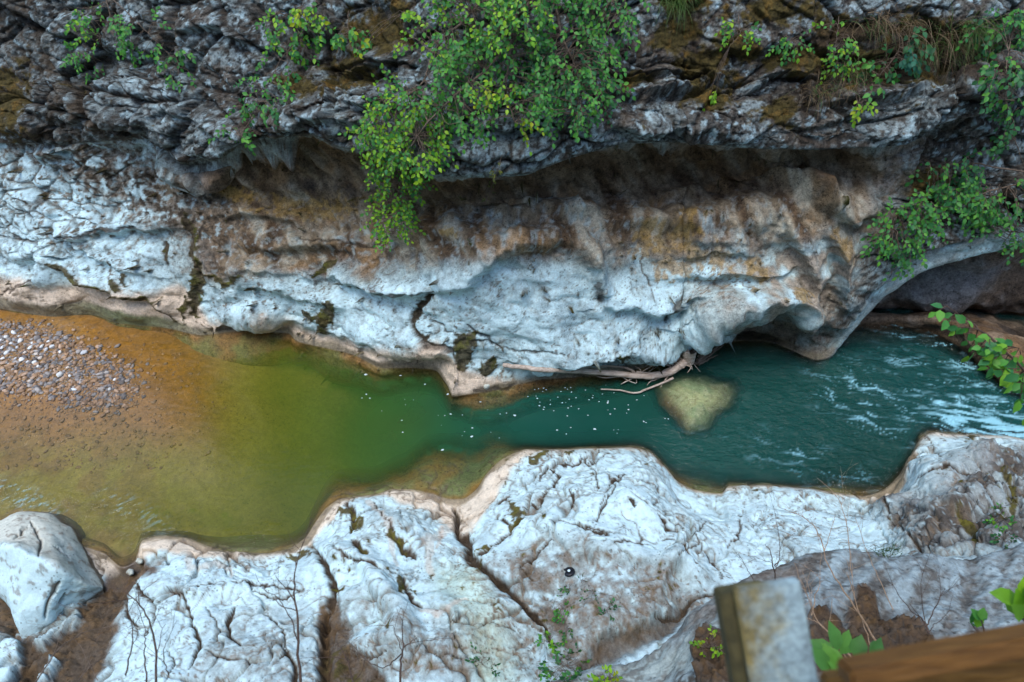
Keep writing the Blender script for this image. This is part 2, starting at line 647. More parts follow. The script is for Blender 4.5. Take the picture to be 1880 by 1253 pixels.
rows = [
    R_deep, R_shelf, R_w, R_b,
    crow([(-300, 520, .22), (0, 522, .22), (200, 545, .22), (300, 560, .2), (400, 562, .15), (550, 590, .12), (640, 612, .1), (720, 636, .05), (800, 645, .05), (880, 655, .0),
          (960, 658, .02), (1100, 640, .0), (1240, 600, -.12), (1340, 566, -.22), (1430, 558, -.12), (1500, 575, .0), (1540, 560, .02), (1600, 505, .02), (1700, 455, .05), (1880, 420, .1), (2150, 400, .1)]),
    crow([(-300, 450, .55), (0, 450, .55), (200, 480, .5), (400, 520, .4), (600, 550, .35), (800, 580, .3), (900, 585, .2), (1000, 575, .2), (1100, 555, .2), (1240, 540, .12),
          (1340, 515, .1), (1450, 500, .2), (1530, 490, .25), (1600, 450, .2), (1700, 420, .15), (1880, 395, .2), (2150, 380, .2)]),
    crow([(-300, 340, .95), (0, 350, .95), (200, 400, .9), (400, 440, .85), (600, 470, .85), (800, 460, .8), (900, 445, .7), (1000, 440, .7), (1100, 440, .7), (1200, 430, .65),
          (1300, 420, .6), (1400, 400, .6), (1500, 380, .6), (1600, 375, .4), (1700, 360, .3), (1880, 340, .3), (2150, 330, .3)]),
    crow([(-300, 280, 1.2), (0, 290, 1.2), (200, 320, 1.2), (300, 340, 1.25), (400, 372, 1.3), (600, 382, 1.4), (800, 376, 1.45), (1000, 366, 1.4), (1200, 345, 1.35), (1400, 325, 1.3),
          (1500, 318, 1.1), (1600, 320, .7), (1700, 310, .5), (1880, 300, .45), (2150, 290, .4)]),
]
LIP = [(-300, 240), (0, 262), (120, 262), (200, 258), (260, 250), (300, 262), (345, 294), (380, 288), (450, 262), (520, 250), (570, 248), (620, 268), (690, 277), (760, 290), (790, 318), (880, 322),
       (960, 318), (1010, 300), (1080, 278), (1160, 260), (1250, 258), (1320, 264), (1420, 272), (1500, 274), (1600, 270), (1660, 268), (1700, 248), (1750, 226), (1800, 215), (1880, 180), (2150, 150)]
lipy = smooth_row(LIP, PXS)[0]
over = smooth_row([(-300, 0), (200, .02), (280, .2), (360, .6), (520, .85), (800, 1.0), (1000, 1.0), (1300, .95), (1500, .75), (1620, .5), (1700, .4), (1800, .3), (2150, .2)], PXS)[0]
top_y = yb + smooth_row([(-300, 1.25), (0, 1.25), (250, 1.2), (400, .85), (600, .65), (800, .5), (1000, .5), (1300, .45), (1500, .4), (1700, .25), (1880, .25), (2150, .2)], PXS)[0]
rows += [
    at_y(PXS, lipy + 14 - 26 * np.clip(over, 0, 1), top_y + over * .85 + .02),
    at_y(PXS, lipy + 1 - 9 * np.clip(over * 2, 0, 1), top_y + over * 0.45 + .01),
    at_y(PXS, lipy, top_y),
    at_y(PXS, lipy - 16, top_y - .03),
    at_y(PXS, lipy - 75, top_y + .16),
    at_y(PXS, lerp(lipy, 130, .9), top_y + .42),
    at_y(PXS, np.full(NU, 0.0), top_y + .85),
    at_y(PXS, np.full(NU, -170.0), top_y + 1.3),
    np.stack([PXS * 0 + (PXS - CX) * 0.0102, top_y + 2.3, np.full(NU, 10.5)], -1),
    np.stack([PXS * 0 + (PXS - CX) * 0.0112, top_y + 4.0, np.full(NU, 13.5)], -1),
]
P = loft(rows, [14, 20, 14, 26, 52, 66, 48, 40, 12, 8, 14, 44, 56, 66, 30, 16, 10])
nv = P.shape[0]
N = grid_normals(P)
N = np.where((N[..., 1:2] > 0.35) | (N[..., 2:3] < -0.95), -N, N)
flip = (N * (CAM - P)).sum(-1) < 0
# keep one consistent orientation for the sheet
if flip[nv // 3].mean() > 0.5:
    N = -grid_normals(P)
else:
    N = grid_normals(P)
px, py, dep = project(P)
vrow = np.repeat(np.arange(nv)[:, None], NU, 1)
x, y, z = P[..., 0], P[..., 1], P[..., 2]

# wander the drawing coordinates so that every line comes out irregular
wx_ = px + 16 * fbm(x * 1.6, y * 1.6, z * 1.6, 4, 3) + 5 * fbm(x * 7, y * 7, z * 7, 3, 4)
wy_ = py + 14 * fbm(x * 1.6, y * 1.6, z * 1.6, 4, 5) + 5 * fbm(x * 7, y * 7, z * 7, 3, 6)
lip_here = np.broadcast_to(lipy, px.shape)
k_lip = 14 + 20 + 14 + 26 + 52 + 66 + 48 + 40 + 12 + 8
above = sstep(k_lip - 16, k_lip - 6, vrow.astype(float))           # rough rock over the ledge
lo_left = sstep(330, 130, px + 40 * fbm(x, y, z, 3, 8)) * sstep(300, 250, py + 0.18 * px - 30)
rough_zone = above
right_end = sstep(1600, 1720, px + .5 * (py - 300))
above = np.maximum(above, right_end * sstep(12, 40, np.broadcast_to(wl, px.shape) - py))
rough_zone = above
cave = (1 - above) * sstep(-45, 30, (512 - 0.07 * (px - 500)) - wy_ + 40 * fbm(x * 1.2, y * 1.2, z * 1.2, 3, 12)) * sstep(230, 420, px)
white = (1 - above) * (1 - cave)

# strata co-ordinates of the broken rock
wq = 0.25 * fbm(x * .8, y * .8, z * .8, 3, 21)
sx, sy, sz = x * 0.85 + wq, y * 1.3, (z + 0.18 * np.abs(x + 1.0) * np.sign(x + 1.5) * 0.8) * 1.35 + wq * 1.5
f1, f2, c1, c2, off = worley(sx, sy, sz, 31)
edge = f2 - f1
g1, g2, d1, d2, off2 = worley(sx * 2.7 + 5, sy * 2.7, sz * 2.5 + .6 * wq, 37)
edge2 = g2 - g1
h1, h2, e1, e2, off3 = worley(sx * 7, sy * 7, sz * 6, 39)
edge3 = h2 - h1
n_big = fbm(x * .55, y * .55, z * .55, 3, 41)
n_mid = fbm(x * 1.7, y * 1.7, z * 1.7, 4, 43)
n_fine = fbm(x * 6, y * 6, z * 6, 4, 47)
n_tiny = fbm(x * 20, y * 20, z * 20, 3, 49)
rough_zone = np.where(vrow < k_lip + 20, np.minimum(rough_zone, np.maximum(sstep(k_lip - 4, k_lip + 6, vrow.astype(float)), right_end)), rough_zone)
rough_amt = rough_zone * (0.7 + 0.5 * sstep(-.3, .5, n_big))
disp = .62 * rough_amt * (0.30 * (c1 - .5) + 0.30 * (off[0] * (c2 - .5) + off[2] * (c1 - .45)) - 0.16 * np.exp(-(edge / .07) ** 2)
                    + 0.12 * (d1 - .5) + 0.14 * (off2[2] * (d2 - .3) + off2[0] * (d1 - .5)) - 0.05 * np.exp(-(edge2 / .09) ** 2)
                    + 0.05 * (e1 - .5) + 0.05 * (off3[2] * (e2 - .3) + off3[0] * (e1 - .5)) - 0.025 * np.exp(-(edge3 / .12) ** 2)
                    + 0.24 * n_big + 0.07 * n_mid + 0.06 * n_fine + 0.03 * n_tiny)
# bedding steps: overhanging sills
lay = (z * 1.15 + 0.30 * x * np.sign(-x + 1) * .5 + 0.35 * n_big + .12 * n_mid)
saw = lay - np.floor(lay)
disp += rough_zone * 0.06 * (sstep(0, .12, saw) * (1 - saw) - .4)
# water-worn rock below: broad soft forms
bil_n = fbm(x * 1.0 + 2, y * 1.0, z * 1.7 + .3 * x, 3, 56)
bil = np.minimum(np.abs(bil_n), .5)
bil_n2 = fbm(x * 2.6 + 2, y * 2.6, z * 3.6, 3, 57)
bil2 = np.minimum(np.abs(bil_n2), .5)
soft_r = 1 - np.abs(fbm(x * 1.3 + 2, y * 1.3, z * 2.2, 3, 55)) * 2.2
disp += white * (0.18 * n_big + 0.035 * n_mid + 0.008 * n_fine + 0.004 * n_tiny + .17 * (bil - .2) + .02 * (bil2 - .2))
flute = fbm(x * 2.2 + z * 1.4, y * 1.2, z * .9 - x * .5, 3, 53)
disp += cave * (0.25 * n_big + 0.22 * np.abs(flute) + 0.18 * bil + .02 * bil2 + 0.014 * n_fine + 0.006 * n_tiny)
plate = np.exp(-(edge2 / .06) ** 2)
left_rough = white * sstep(420, 120, px) * sstep(540, 400, py)
disp += left_rough * (0.06 * (d1 - .5) - 0.04 * plate + 0.03 * n_fine)

FOLDS = [
    ([(1080, 425), (1180, 410), (1260, 422), (1330, 408), (1400, 412)], 30, 10, .10), ([(1230, 505), (1320, 497), (1400, 502), (1470, 482)], 30, 9, .10),
    ([(1440, 395), (1468, 440), (1492, 500), (1486, 560)], 30, 12, .14), ([(1510, 410), (1545, 470), (1552, 540), (1525, 605)], 34, 12, .16), ([(1250, 470), (1310, 455), (1380, 462)], 24, 8, .08),
    ([(900, 400), (980, 395), (1060, 405), (1100, 395)], 30, 10, .10), ([(680, 420), (760, 440), (830, 430)], 26, 9, .08), ([(430, 445), (520, 455), (600, 450), (680, 470)], 30, 10, .09),
    ([(0, 352), (60, 392), (120, 430), (200, 470), (280, 500)], 30, 8, .10),
    ([(120, 432), (190, 426), (260, 412), (330, 420)], 22, 6, .09),
    ([(0, 470), (90, 470), (80, 500), (10, 540)], 30, 10, .08),
    ([(100, 485), (165, 515), (215, 528), (290, 545), (312, 582)], 26, 7, .10),
    ([(395, 545), (450, 525), (520, 535), (575, 552), (640, 560)], 34, 12, .10),
    ([(380, 607), (410, 582), (455, 577), (520, 585)], 20, 6, .09),
    ([(600, 506), (680, 520), (740, 537), (800, 531)], 34, 9, .14),
    ([(800, 531), (860, 508), (905, 470), (960, 450), (1020, 444), (1070, 458)], 26, 12, .12),
    ([(400, 500), (470, 492), (540, 500), (610, 512)], 26, 9, .07),
    ([(1060, 452), (1082, 490), (1096, 545)], 24, 9, .12),
    ([(1090, 560), (1150, 553), (1200, 560), (1260, 552), (1330, 540)], 30, 9, .12),
    ([(930, 662), (1000, 660), (1060, 640), (1110, 622), (1200, 616), (1250, 592)], 32, 9, .12),
    ([(1060, 655), (1110, 640), (1180, 634), (1240, 615), (1300, 596)], 20, 7, .08),
    ([(620, 606), (700, 630), (780, 642), (850, 655)], 30, 10, .06),
    ([(1180, 650), (1240, 640), (1300, 622), (1360, 588), (1420, 560), (1470, 565)], 26, 8, .13),
    ([(1240, 590), (1280, 594), (1340, 566), (1400, 546), (1440, 545), (1480, 570)], 34, 9, .20),
    ([(1440, 545), (1470, 575), (1490, 590), (1530, 592)], 26, 10, .12),
    ([(1380, 330), (1440, 350), (1500, 372), (1560, 392), (1620, 380)], 34, 12, .16),
    ([(1180, 350), (1240, 372), (1300, 360)], 26, 10, .07),
    ([(1240, 440), (1300, 442), (1360, 436)], 22, 7, .06),
    ([(380, 405), (470, 395), (560, 410)], 30, 8, .06),
    ([(860, 372), (930, 366), (980, 378)], 20, 6, .07),
    ([(60, 200), (130, 215), (190, 205), (240, 250)], 26, 8, .12),
    ([(170, 150), (200, 230), (250, 232), (290, 215)], 36, 7, .22),
    ([(285, 235), (330, 290), (400, 280), (440, 255)], 30, 7, .16),
    ([(300, 180), (370, 230), (440, 250), (560, 225), (620, 215)], 30, 7, .16),
    ([(310, 60), (380, 45), (470, 75), (520, 100)], 26, 7, .16),
    ([(520, 200), (600, 215), (690, 228)], 24, 7, .14),
    ([(620, 130), (700, 118), (760, 124)], 26, 6, .20),
    ([(620, 185), (700, 190), (760, 195)], 24, 6, .14),
    ([(820, 238), (900, 226), (990, 230), (1060, 240)], 24, 7, .14),
    ([(1120, 140), (1200, 145), (1260, 140)], 34, 5, .14),
    ([(1120, 170), (1210, 172), (1290, 160)], 20, 6, .16),
    ([(1080, 240), (1140, 232), (1220, 238), (1280, 225), (1340, 238)], 26, 7, .14),
    ([(1290, 92), (1350, 95), (1420, 78), (1470, 88)], 26, 6, .13),
    ([(1370, 165), (1420, 135), (1480, 130), (1490, 160)], 26, 7, .15),
    ([(1500, 190), (1560, 178), (1640, 180), (1720, 150)], 26, 7, .14),
    ([(1600, 268), (1680, 250), (1740, 200), (1800, 182)], 26, 8, .12),
    ([(0, 232), (60, 240), (100, 262), (60, 285)], 26, 8, .12),
]
fold_sum = np.zeros(px.shape)
for pts, wu, wd_, amp in FOLDS:
    f = fold(wx_, wy_, pts, wu, wd_)
    disp += amp * f * (2.9 - 1.5 * above)
# cracks, clefts and hollows
CRACKS = [
    ([(10, 425), (40, 440), (80, 452)], 5, .06), ([(125, 432), (185, 426), (260, 412)], 4, .06), ([(0, 360), (60, 398), (110, 432)], 5, .06),
    ([(300, 445), (305, 488)], 5, .05), ([(368, 480), (360, 530), (352, 575)], 12, .07), ([(345, 400), (352, 450), (365, 500)], 8, .04),
    ([(790, 542), (766, 575), (770, 600), (790, 626), (832, 655)], 9, .12),
    ([(795, 590), (815, 600), (832, 616)], 2.5, .03), ([(855, 598), (880, 620), (925, 640)], 3, .04), ([(870, 632), (960, 636), (1042, 626)], 2.2, .03),
    ([(1245, 528), (1228, 552), (1214, 574)], 8, .10), ([(1082, 505), (1094, 552)], 8, .09),
    ([(1140, 624), (1110, 645), (1088, 662)], 10, .05), ([(1205, 620), (1195, 655)], 4, .05),
    ([(1425, 405), (1402, 450), (1390, 512)], 12, .05), ([(1532, 500), (1512, 560), (1500, 600)], 18, .06), 
    ([(640, 520), (700, 534), (752, 540), (800, 533)], 4, .05),
    ([(0, 540), (40, 520), (75, 492)], 5, .05), ([(1180, 470), (1176, 490), (1186, 520), (1195, 548)], 2.5, .04),
    ([(560, 440), (640, 450), (700, 448)], 3, .04), 
    ([(870, 722), (900, 712), (950, 700)], 5, .05),
]
crack = np.zeros(px.shape)
for pts, w_, amp in CRACKS:
    s = stroke(wx_, wy_, pts, w_) * (1 - above)
    disp -= amp * s
    crack = np.maximum(crack, s * (.5 if w_ > 9 else 1.15))
UPCRACKS = [([(1110, 140), (1180, 142), (1260, 146), (1300, 135)], 3, .12), ([(600, 128), (680, 118), (770, 126)], 6, .14), ([(420, 240), (500, 258), (600, 252)], 5, .1),
            ([(280, 0), (300, 60), (330, 100)], 5, .1), ([(165, 120), (180, 190), (210, 240)], 9, .16), ([(1450, 130), (1380, 165)], 4, .08)]
for pts, w_, amp in UPCRACKS:
    s = stroke(wx_, wy_, pts, w_) * above
    disp -= amp * s
    crack = np.maximum(crack, s)
disp += .18 * blob(px, py, 895, 285, 85, 26) * above            # the jutting block under the bush
disp += .15 * blob(px, py, 250, 190, 60, 40, 20) * above
disp += .10 * blob(wx_, wy_, 1010, 560, 110, 70) * white + .07 * blob(wx_, wy_, 700, 575, 80, 40) * white
disp -= .16 * blob(px, py, 1385, 600, 80, 26) * (1 - above)
fine_cr = fbm(x * 3.5, y * 3.5, z * 3.5, 4, 61)
hair = np.exp(-(fine_cr / .018) ** 2) * sstep(.02, .3, fbm(x * 1.1, y * 1.1, z * 1.1, 2, 63))
disp -= white * hair * .03

keep = sstep(18, 32, vrow.astype(float))
lipcalm = 1 - .55 * np.exp(-((vrow - k_lip) / 9.0) ** 2)
archcalm = 1 - .75 * lip[None, :] * np.exp(-((vrow - 36) / 22.0) ** 2)
calm = 1 - 0.8 * np.exp(-((vrow - 34) / 9.0) ** 2) * (1 - lip)[None, :]
P2 = P + N * (disp * keep * calm * lipcalm * archcalm)[..., None]

# albedo
col = np.empty(P.shape, np.float32)
spk = fbm(x * 11, y * 11, z * 11, 4, 71)
blt = fbm(x * 2.6, y * 2.6, z * 2.6, 4, 73)
blt2 = fbm(x * 4.5 + 9, y * 4.5, z * 4.5, 4, 75)
# upper rock: grey with dark weathering, lichen flecks and soil
col[:] = (0.245, 0.24, 0.23)
col = mixc(col, (0.32, 0.32, 0.315), sstep(-.1, .5, blt))
col = mixc(col, (0.10, 0.066, 0.042), sstep(-.02, .3, fbm(x * 1.1 + 3, y * 1.1, z * 1.1, 4, 78)) * .75)
col = mixc(col, (0.07, 0.062, 0.055), sstep(.0, .5, -n_mid + .7 * (d2 - .5)) * .75)
col = mixc(col, (0.055, 0.046, 0.038), sstep(.0, .45, -blt2 + .3 * spk))
col = mixc(col, (0.44, 0.455, 0.46), sstep(.12, .34, spk + .25 * blt) * .75)
col = mixc(col, (0.05, 0.034, 0.022), sstep(.16, .5, -spk + .35 * blt2) * .8)
col = mixc(col, (0.045, 0.03, 0.02), np.maximum.reduce([np.exp(-(edge / .05) ** 2), .95 * np.exp(-(edge2 / .07) ** 2), .6 * np.exp(-(edge3 / .09) ** 2) * sstep(-.1, .3, blt2)]) * sstep(-.6, .1, blt) * .92)
pits = sstep(.18, .34, fbm(x * 16, y * 16, z * 16, 3, 77) + .2 * n_mid)
col = mixc(col, (0.028, 0.022, 0.018), pits * .85)
brownleft = poly(wx_, wy_, [(-300, -200), (60, -200), (90, 60), (150, 150), (240, 260), (150, 300), (-300, 250)], 50)
col = mixc(col, (0.055, 0.038, 0.024), brownleft * sstep(-.35, .25, blt2 + .2 * spk) * .85)
MOSS_UP = [(1290, 120, 60, 40), (1350, 90, 50, 30), (1430, 205, 40, 26), (1300, 175, 40, 18), (1240, 55, 40, 40), (1160, 152, 26, 12), (700, 60, 60, 45), (640, 130, 40, 30),
           (1560, 60, 70, 30), (1640, 120, 90, 40), (1480, 110, 70, 26), (1700, 70, 60, 40), (1420, 20, 60, 26), (20, 190, 40, 60), (1250, 10, 40, 26), (560, 160, 40, 20), (1690, 330, 46, 30), (1620, 400, 30, 18)]
mz = np.zeros(px.shape)
for cx_, cy_, rx_, ry_ in MOSS_UP:
    mz = np.maximum(mz, blob(wx_, wy_, cx_, cy_, rx_ * 1.3, ry_ * 1.3))
mossy = sstep(.35, .7, mz + .6 * blt2 + .55 * spk)
col = mixc(col, (0.06, 0.042, 0.012), mossy * above)
col = mixc(col, (0.11, 0.062, 0.014), mossy * above * sstep(.1, .4, n_fine))
soil = poly(wx_, wy_, [(1460, 60), (1560, 30), (1760, 30), (1880, 60), (1880, 170), (1740, 150), (1620, 170), (1500, 210), (1430, 180)], 30)
col = mixc(col, (0.045, 0.028, 0.016), soil * above * sstep(-.35, .15, blt) * .9)
# cave: brown, tan streaks running down to the left
strk = fbm(x * 3.2 + z * 2.2, y * 1.5, (z - x * .35) * 1.1, 4, 81)
cv = np.empty(P.shape, np.float32)
cv[:] = (0.20, 0.14, 0.088)
cv = mixc(cv, (0.40, 0.33, 0.25), sstep(.0, .45, strk) * .9)
cv = mixc(cv, (0.24, 0.13, 0.055), sstep(.05, .4, fbm(x * 1.6, y * 1.6, z * 1.6, 4, 83)) * .7)
cv = mixc(cv, (0.085, 0.048, 0.026), sstep(.0, .35, -strk + .3 * blt) * .85)
cv = mixc(cv, (0.40, 0.375, 0.36), sstep(.1, .5, blt2 - .1) * sstep(330, 420, wy_) * .8)
cv = mixc(cv, (0.11, 0.066, 0.036), sstep(80, 20, wy_ - lip_here) * .5)  # shade under the overhang lip painted darker into the cave colour
cv = mixc(cv, (0.42, 0.40, 0.38), sstep(.1, .5, spk + .4 * blt) * .5 * sstep(350, 420, wy_))
och = np.zeros(px.shape)
for cx_, cy_, rx_, ry_ in [(560, 380, 110, 30), (620, 390, 60, 22), (300, 345, 30, 26), (1235, 490, 55, 26), (1190, 445, 40, 40), (1380, 490, 30, 34), (1300, 470, 60, 30), (1450, 535, 40, 16), (440, 350, 40, 18), (1250, 430, 40, 40), (830, 435, 16, 8), (1540, 440, 30, 30)]:
    och = np.maximum(och, blob(wx_, wy_, cx_, cy_, rx_, ry_))
ochm = sstep(.36, .62, och * .75 + .4 * blt2 + .55 * spk)
cv = mixc(cv, (0.31, 0.18, 0.05), ochm * .75)
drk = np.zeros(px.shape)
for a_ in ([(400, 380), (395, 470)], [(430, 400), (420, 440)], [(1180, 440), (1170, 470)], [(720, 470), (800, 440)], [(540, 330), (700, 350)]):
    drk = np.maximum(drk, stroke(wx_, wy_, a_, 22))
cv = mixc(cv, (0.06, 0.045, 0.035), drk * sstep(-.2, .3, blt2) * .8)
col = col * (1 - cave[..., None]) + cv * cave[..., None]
# white water-polished rock
wh = np.empty(P.shape, np.float32)
wh[:] = (0.66, 0.68, 0.68)
wh = mixc(wh, (0.50, 0.51, 0.515), sstep(-.1, .5, blt))
wh = mixc(wh, (0.74, 0.74, 0.73), sstep(.0, .5, -blt2) * .7)
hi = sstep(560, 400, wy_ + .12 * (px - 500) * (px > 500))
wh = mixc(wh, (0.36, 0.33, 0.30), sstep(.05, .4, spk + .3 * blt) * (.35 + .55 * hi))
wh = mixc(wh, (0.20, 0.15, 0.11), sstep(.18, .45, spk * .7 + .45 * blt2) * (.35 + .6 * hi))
v1 = fbm(x * 2.1 + 3, y * 2.1, z * 2.1, 5, 133); v2 = fbm(x * 4.4, y * 4.4 + 5, z * 4.4, 4, 134)
vein = np.maximum(np.exp(-(v1 / .010) ** 2) * sstep(-.1, .25, n_mid), np.exp(-(v2 / .014) ** 2) * sstep(.05, .3, n_big + .4 * n_mid))
wh = mixc(wh, (0.12, 0.085, 0.055), vein * .85)
wh = mixc(wh, (0.22, 0.165, 0.12), np.exp(-(bil_n / .022) ** 2) * .6 * sstep(-.3, .3, blt2) + np.exp(-(bil_n2 / .03) ** 2) * .45 * sstep(0, .4, blt))
pk = sstep(.30, .40, fbm(x * 15, y * 15, z * 15, 3, 135) + .25 * n_mid)
wh = mixc(wh, (0.13, 0.09, 0.055), pk * .85 * sstep(-.05, .3, fbm(x * .9 + 5, y * .9, z * .9, 3, 136) + .3 * hi - .1))
wh = mixc(wh, (0.10, 0.065, 0.035), np.clip(hair * 1.0, 0, 1) * .8)
wh = mixc(wh, (0.075, 0.05, 0.028), left_rough * plate * .8)
wh = mixc(wh, (0.30, 0.21, 0.14), sstep(1180, 1400, px - .3 * (py - 500)) * sstep(-.35, .25, blt + .1) * .85)
wh = mixc(wh, (0.19, 0.14, 0.11), poly(wx_, wy_, [(1290, 640), (1340, 590), (1420, 560), (1520, 590), (1500, 660), (1440, 640), (1360, 625)], 14) * .7)
wh = mixc(wh, (0.33, 0.20, 0.06), ochm * .7)
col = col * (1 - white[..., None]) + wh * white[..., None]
trans = poly(wx_, wy_, [(-300, 230), (150, 250), (350, 290), (470, 420), (400, 470), (320, 440), (220, 380), (110, 325), (0, 290), (-300, 280)], 30) * (1 - above)
col = mixc(col, (0.15, 0.105, 0.07), trans * sstep(-.35, .15, blt2 + .5 * spk + .2) * .85)
col = mixc(col, (0.05, 0.034, 0.022), trans * sstep(.05, .3, spk + .5 * blt) * .85)
col = mixc(col, (0.46, 0.47, 0.47), trans * sstep(.2, .42, -spk) * .6)
# bluish lip of the arch
lipband = lip[None, :] * sstep(26, 8, np.abs(py - np.broadcast_to(wl, py.shape) + 12)) * (1 - above)
col = mixc(col, (0.36, 0.37, 0.38), lipband * .75 * sstep(-.5, .2, blt + .5 * spk))
# pink band and the dark wet rim by the water
dW = np.broadcast_to(wl, py.shape) - py
pw = smooth_row([(-300, 60), (0, 62), (200, 66), (290, 70), (330, 90), (390, 26), (470, 30), (540, 34), (600, 22), (680, 34), (760, 42), (830, 70), (870, 40), (940, 12), (1100, 6), (2150, 0)], PXS)[0]
pink = sstep(-12, 14, np.broadcast_to(pw, py.shape) - dW + 14 * n_mid) * (1 - lip)[None, :] * (1 - above)
col = mixc(col, (0.66, 0.46, 0.33), pink * .92)
rim = np.broadcast_to(smooth_row([(-300, 26), (0, 26), (100, 26), (300, 20), (400, 12), (550, 12), (700, 8), (830, 6), (1000, 12), (1300, 14), (1500, 12)], PXS)[0], py.shape)
wet = sstep(-5, 5, rim - dW + 8 * n_mid) * (1 - lip)[None, :] * (1 - above)
col = mixc(col, (0.12, 0.095, 0.05), wet * .85)
grn = np.exp(-((px - 240) / 90) ** 2)
col = mixc(col, (0.12, 0.15, 0.06), wet * grn * .7)
# drowned shelf
sub = sstep(4, -4, dW) * (1 - lip)[None, :] * (1 - above) * sstep(.03, -.03, z)
shw = np.broadcast_to(sstep(9, 24, shelf), py.shape)
col = mixc(col, (0.08, 0.075, 0.035), sub * .95)
col = mixc(col, (0.30, 0.15, 0.045), sub * shw * .9)
col = mixc(col, (0.16, 0.17, 0.05), sub * shw * sstep(-.2, .35, n_mid) * .8)
# moss by the water and dark filling of the clefts
MOSS_LOW = [([(100, 485), (140, 500), (165, 515)], 7), ([(165, 515), (215, 530), (290, 548), (312, 585)], 5), ([(240, 498), (250, 518)], 6), ([(225, 508), (240, 522)], 7), ([(415, 522), (455, 506)], 9),
            ([(580, 505), (622, 482)], 6), ([(595, 605), (608, 560)], 13), ([(845, 680), (855, 640), (875, 622)], 22), ([(890, 690), (910, 660)], 11), ([(1140, 624), (1105, 645), (1090, 664)], 15),
            ([(1205, 620), (1194, 656)], 5), ([(368, 475), (358, 530), (350, 578)], 14), ([(300, 445), (306, 488)], 5), ([(345, 395), (356, 450), (362, 490)], 9), ([(1345, 640), (1330, 650)], 8),
            ([(790, 542), (766, 575), (772, 600), (800, 632)], 6), ([(380, 500), (420, 515)], 5), ([(340, 540), (330, 590)], 5), ([(560, 575), (600, 590)], 8)]
for pts, w_ in MOSS_LOW:
    s = stroke(wx_, wy_, pts, w_ * 1.25)
    m_ = sstep(.36, .6, s + .5 * spk + .4 * blt2) * (1 - above)
    col = mixc(col, (0.055, 0.042, 0.014), m_ * .95)
    col = mixc(col, (0.10, 0.095, 0.012), m_ * sstep(.0, .4, n_fine) * .6)
    P2 += N * (m_ * (.02 + .02 * np.clip(n_tiny, -.6, .6)))[..., None]
col = mixc(col, (0.06, 0.042, 0.028), sstep(.3, .8, crack) * .8)
wetA = np.clip(wet * .8 + sub, 0, 1)
tint = np.array([.77, 1.03, 1.09], np.float32)
def cool(c):
    sat = (c.max(-1) - c.min(-1)) / (c.max(-1) + 1e-4)
    k = ((.5 + .5 * sstep(.45, .12, sat)) * (.75 + .25 * sstep(.12, .42, c.mean(-1))))[..., None]
    return c * (1 + (tint - 1) * k)


col = cool(col)
rgba = np.concatenate([np.clip(col, .01, .9), wetA[..., None]], -1)
cliff = mesh_np('cliff', P2, grid_faces(nv, NU), M_CLIFF, rgba)
tag(cliff, 'tall gorge cliff, rough grey above a brown overhang, white water-worn rock below', 'cliff', kind='structure')
SURF = [P2.reshape(-1, 3)]

# ------------------------------------------------------------------ cave wall behind the arch, right
NC = 340
CXS = np.linspace(1470, 2600, NC)
c_w = smooth_row([(1470, 600), (1560, 600), (1640, 600), (1700, 612), (1760, 640), (1820, 682), (1880, 716), (2200, 800)], CXS)[0]


def cv_row(pts, mode='y'):
    v = smooth_row(pts, CXS)
    return at_y(CXS, v[0], v[1]) if mode == 'y' else at_z(CXS, v[0], v[1])


crow_ = [at_z(CXS, c_w + 70, -2.2), at_z(CXS, c_w + 24, -.35), at_z(CXS, c_w, 0),
         cv_row([(1470, 588, .1), (1640, 588, .12), (1720, 592, .28), (1780, 612, .42), (1840, 648, .5), (1900, 682, .55), (2200, 760, .6)], 'z'),
         cv_row([(1470, 578, 9.0), (1640, 577, 9.0), (1720, 574, 8.9), (1800, 585, 8.5), (1860, 600, 8.3), (1900, 612, 8.2), (2200, 640, 8.0)]),
         cv_row([(1470, 570, 9.4), (1640, 568, 9.4), (1720, 566, 9.3), (1800, 570, 9.1), (1860, 585, 8.9), (1900, 590, 8.8), (2200, 600, 8.6)]),
         cv_row([(1470, 566, 8.9), (1640, 560, 8.9), (1720, 562, 8.8), (1800, 556, 8.7), (1900, 548, 8.6), (2200, 540, 8.5)]),
         cv_row([(1470, 505, 9.2), (1640, 500, 9.2), (1760, 495, 9.0), (1900, 490, 8.9), (2200, 480, 8.8)]),
         cv_row([(1470, 430, 9.3), (1640, 430, 9.3), (1760, 425, 9.1), (1900, 415, 9.0), (2200, 400, 8.9)]),
         cv_row([(1470, 330, 9.2), (1640, 330, 9.2), (1760, 325, 9.1), (1900, 315, 9.0), (2200, 300, 8.9)])]
Pc = loft(crow_, [6, 12, 18, 20, 10, 12, 40, 40, 40])
nvc = Pc.shape[0]
Nc = grid_normals(Pc)
if ((Nc * (CAM - Pc)).sum(-1) < 0).mean() > .5:
    Nc = -Nc
x, y, z = Pc[..., 0], Pc[..., 1], Pc[..., 2]
pxc, pyc, _ = project(Pc)
nb, nm, nf = fbm(x * .9, y * .9, z * .9, 3, 91), fbm(x * 2.4, y * 2.4, z * 4, 4, 92), fbm(x * 9, y * 9, z * 9, 3, 93)
dc = .14 * nb + .06 * nm + .015 * nf
wxc, wyc = pxc + 10 * nm, pyc + 10 * fbm(x * 2, y * 2, z * 2, 3, 94)
dc += .16 * fold(wxc, wyc, [(1640, 540), (1700, 555), (1760, 560), (1800, 520), (1850, 490)], 40, 10)
dc += .12 * fold(wxc, wyc, [(1680, 470), (1740, 480), (1830, 470), (1900, 455)], 40, 12)
dc += .1 * fold(wxc, wyc, [(1780, 570), (1850, 560), (1920, 560)], 20, 6)
Pc = Pc
Pc2 = Pc + Nc * (dc * sstep(3, 16, np.arange(nvc, dtype=float))[:, None])[..., None]
cc = np.empty(Pc.shape, np.float32)
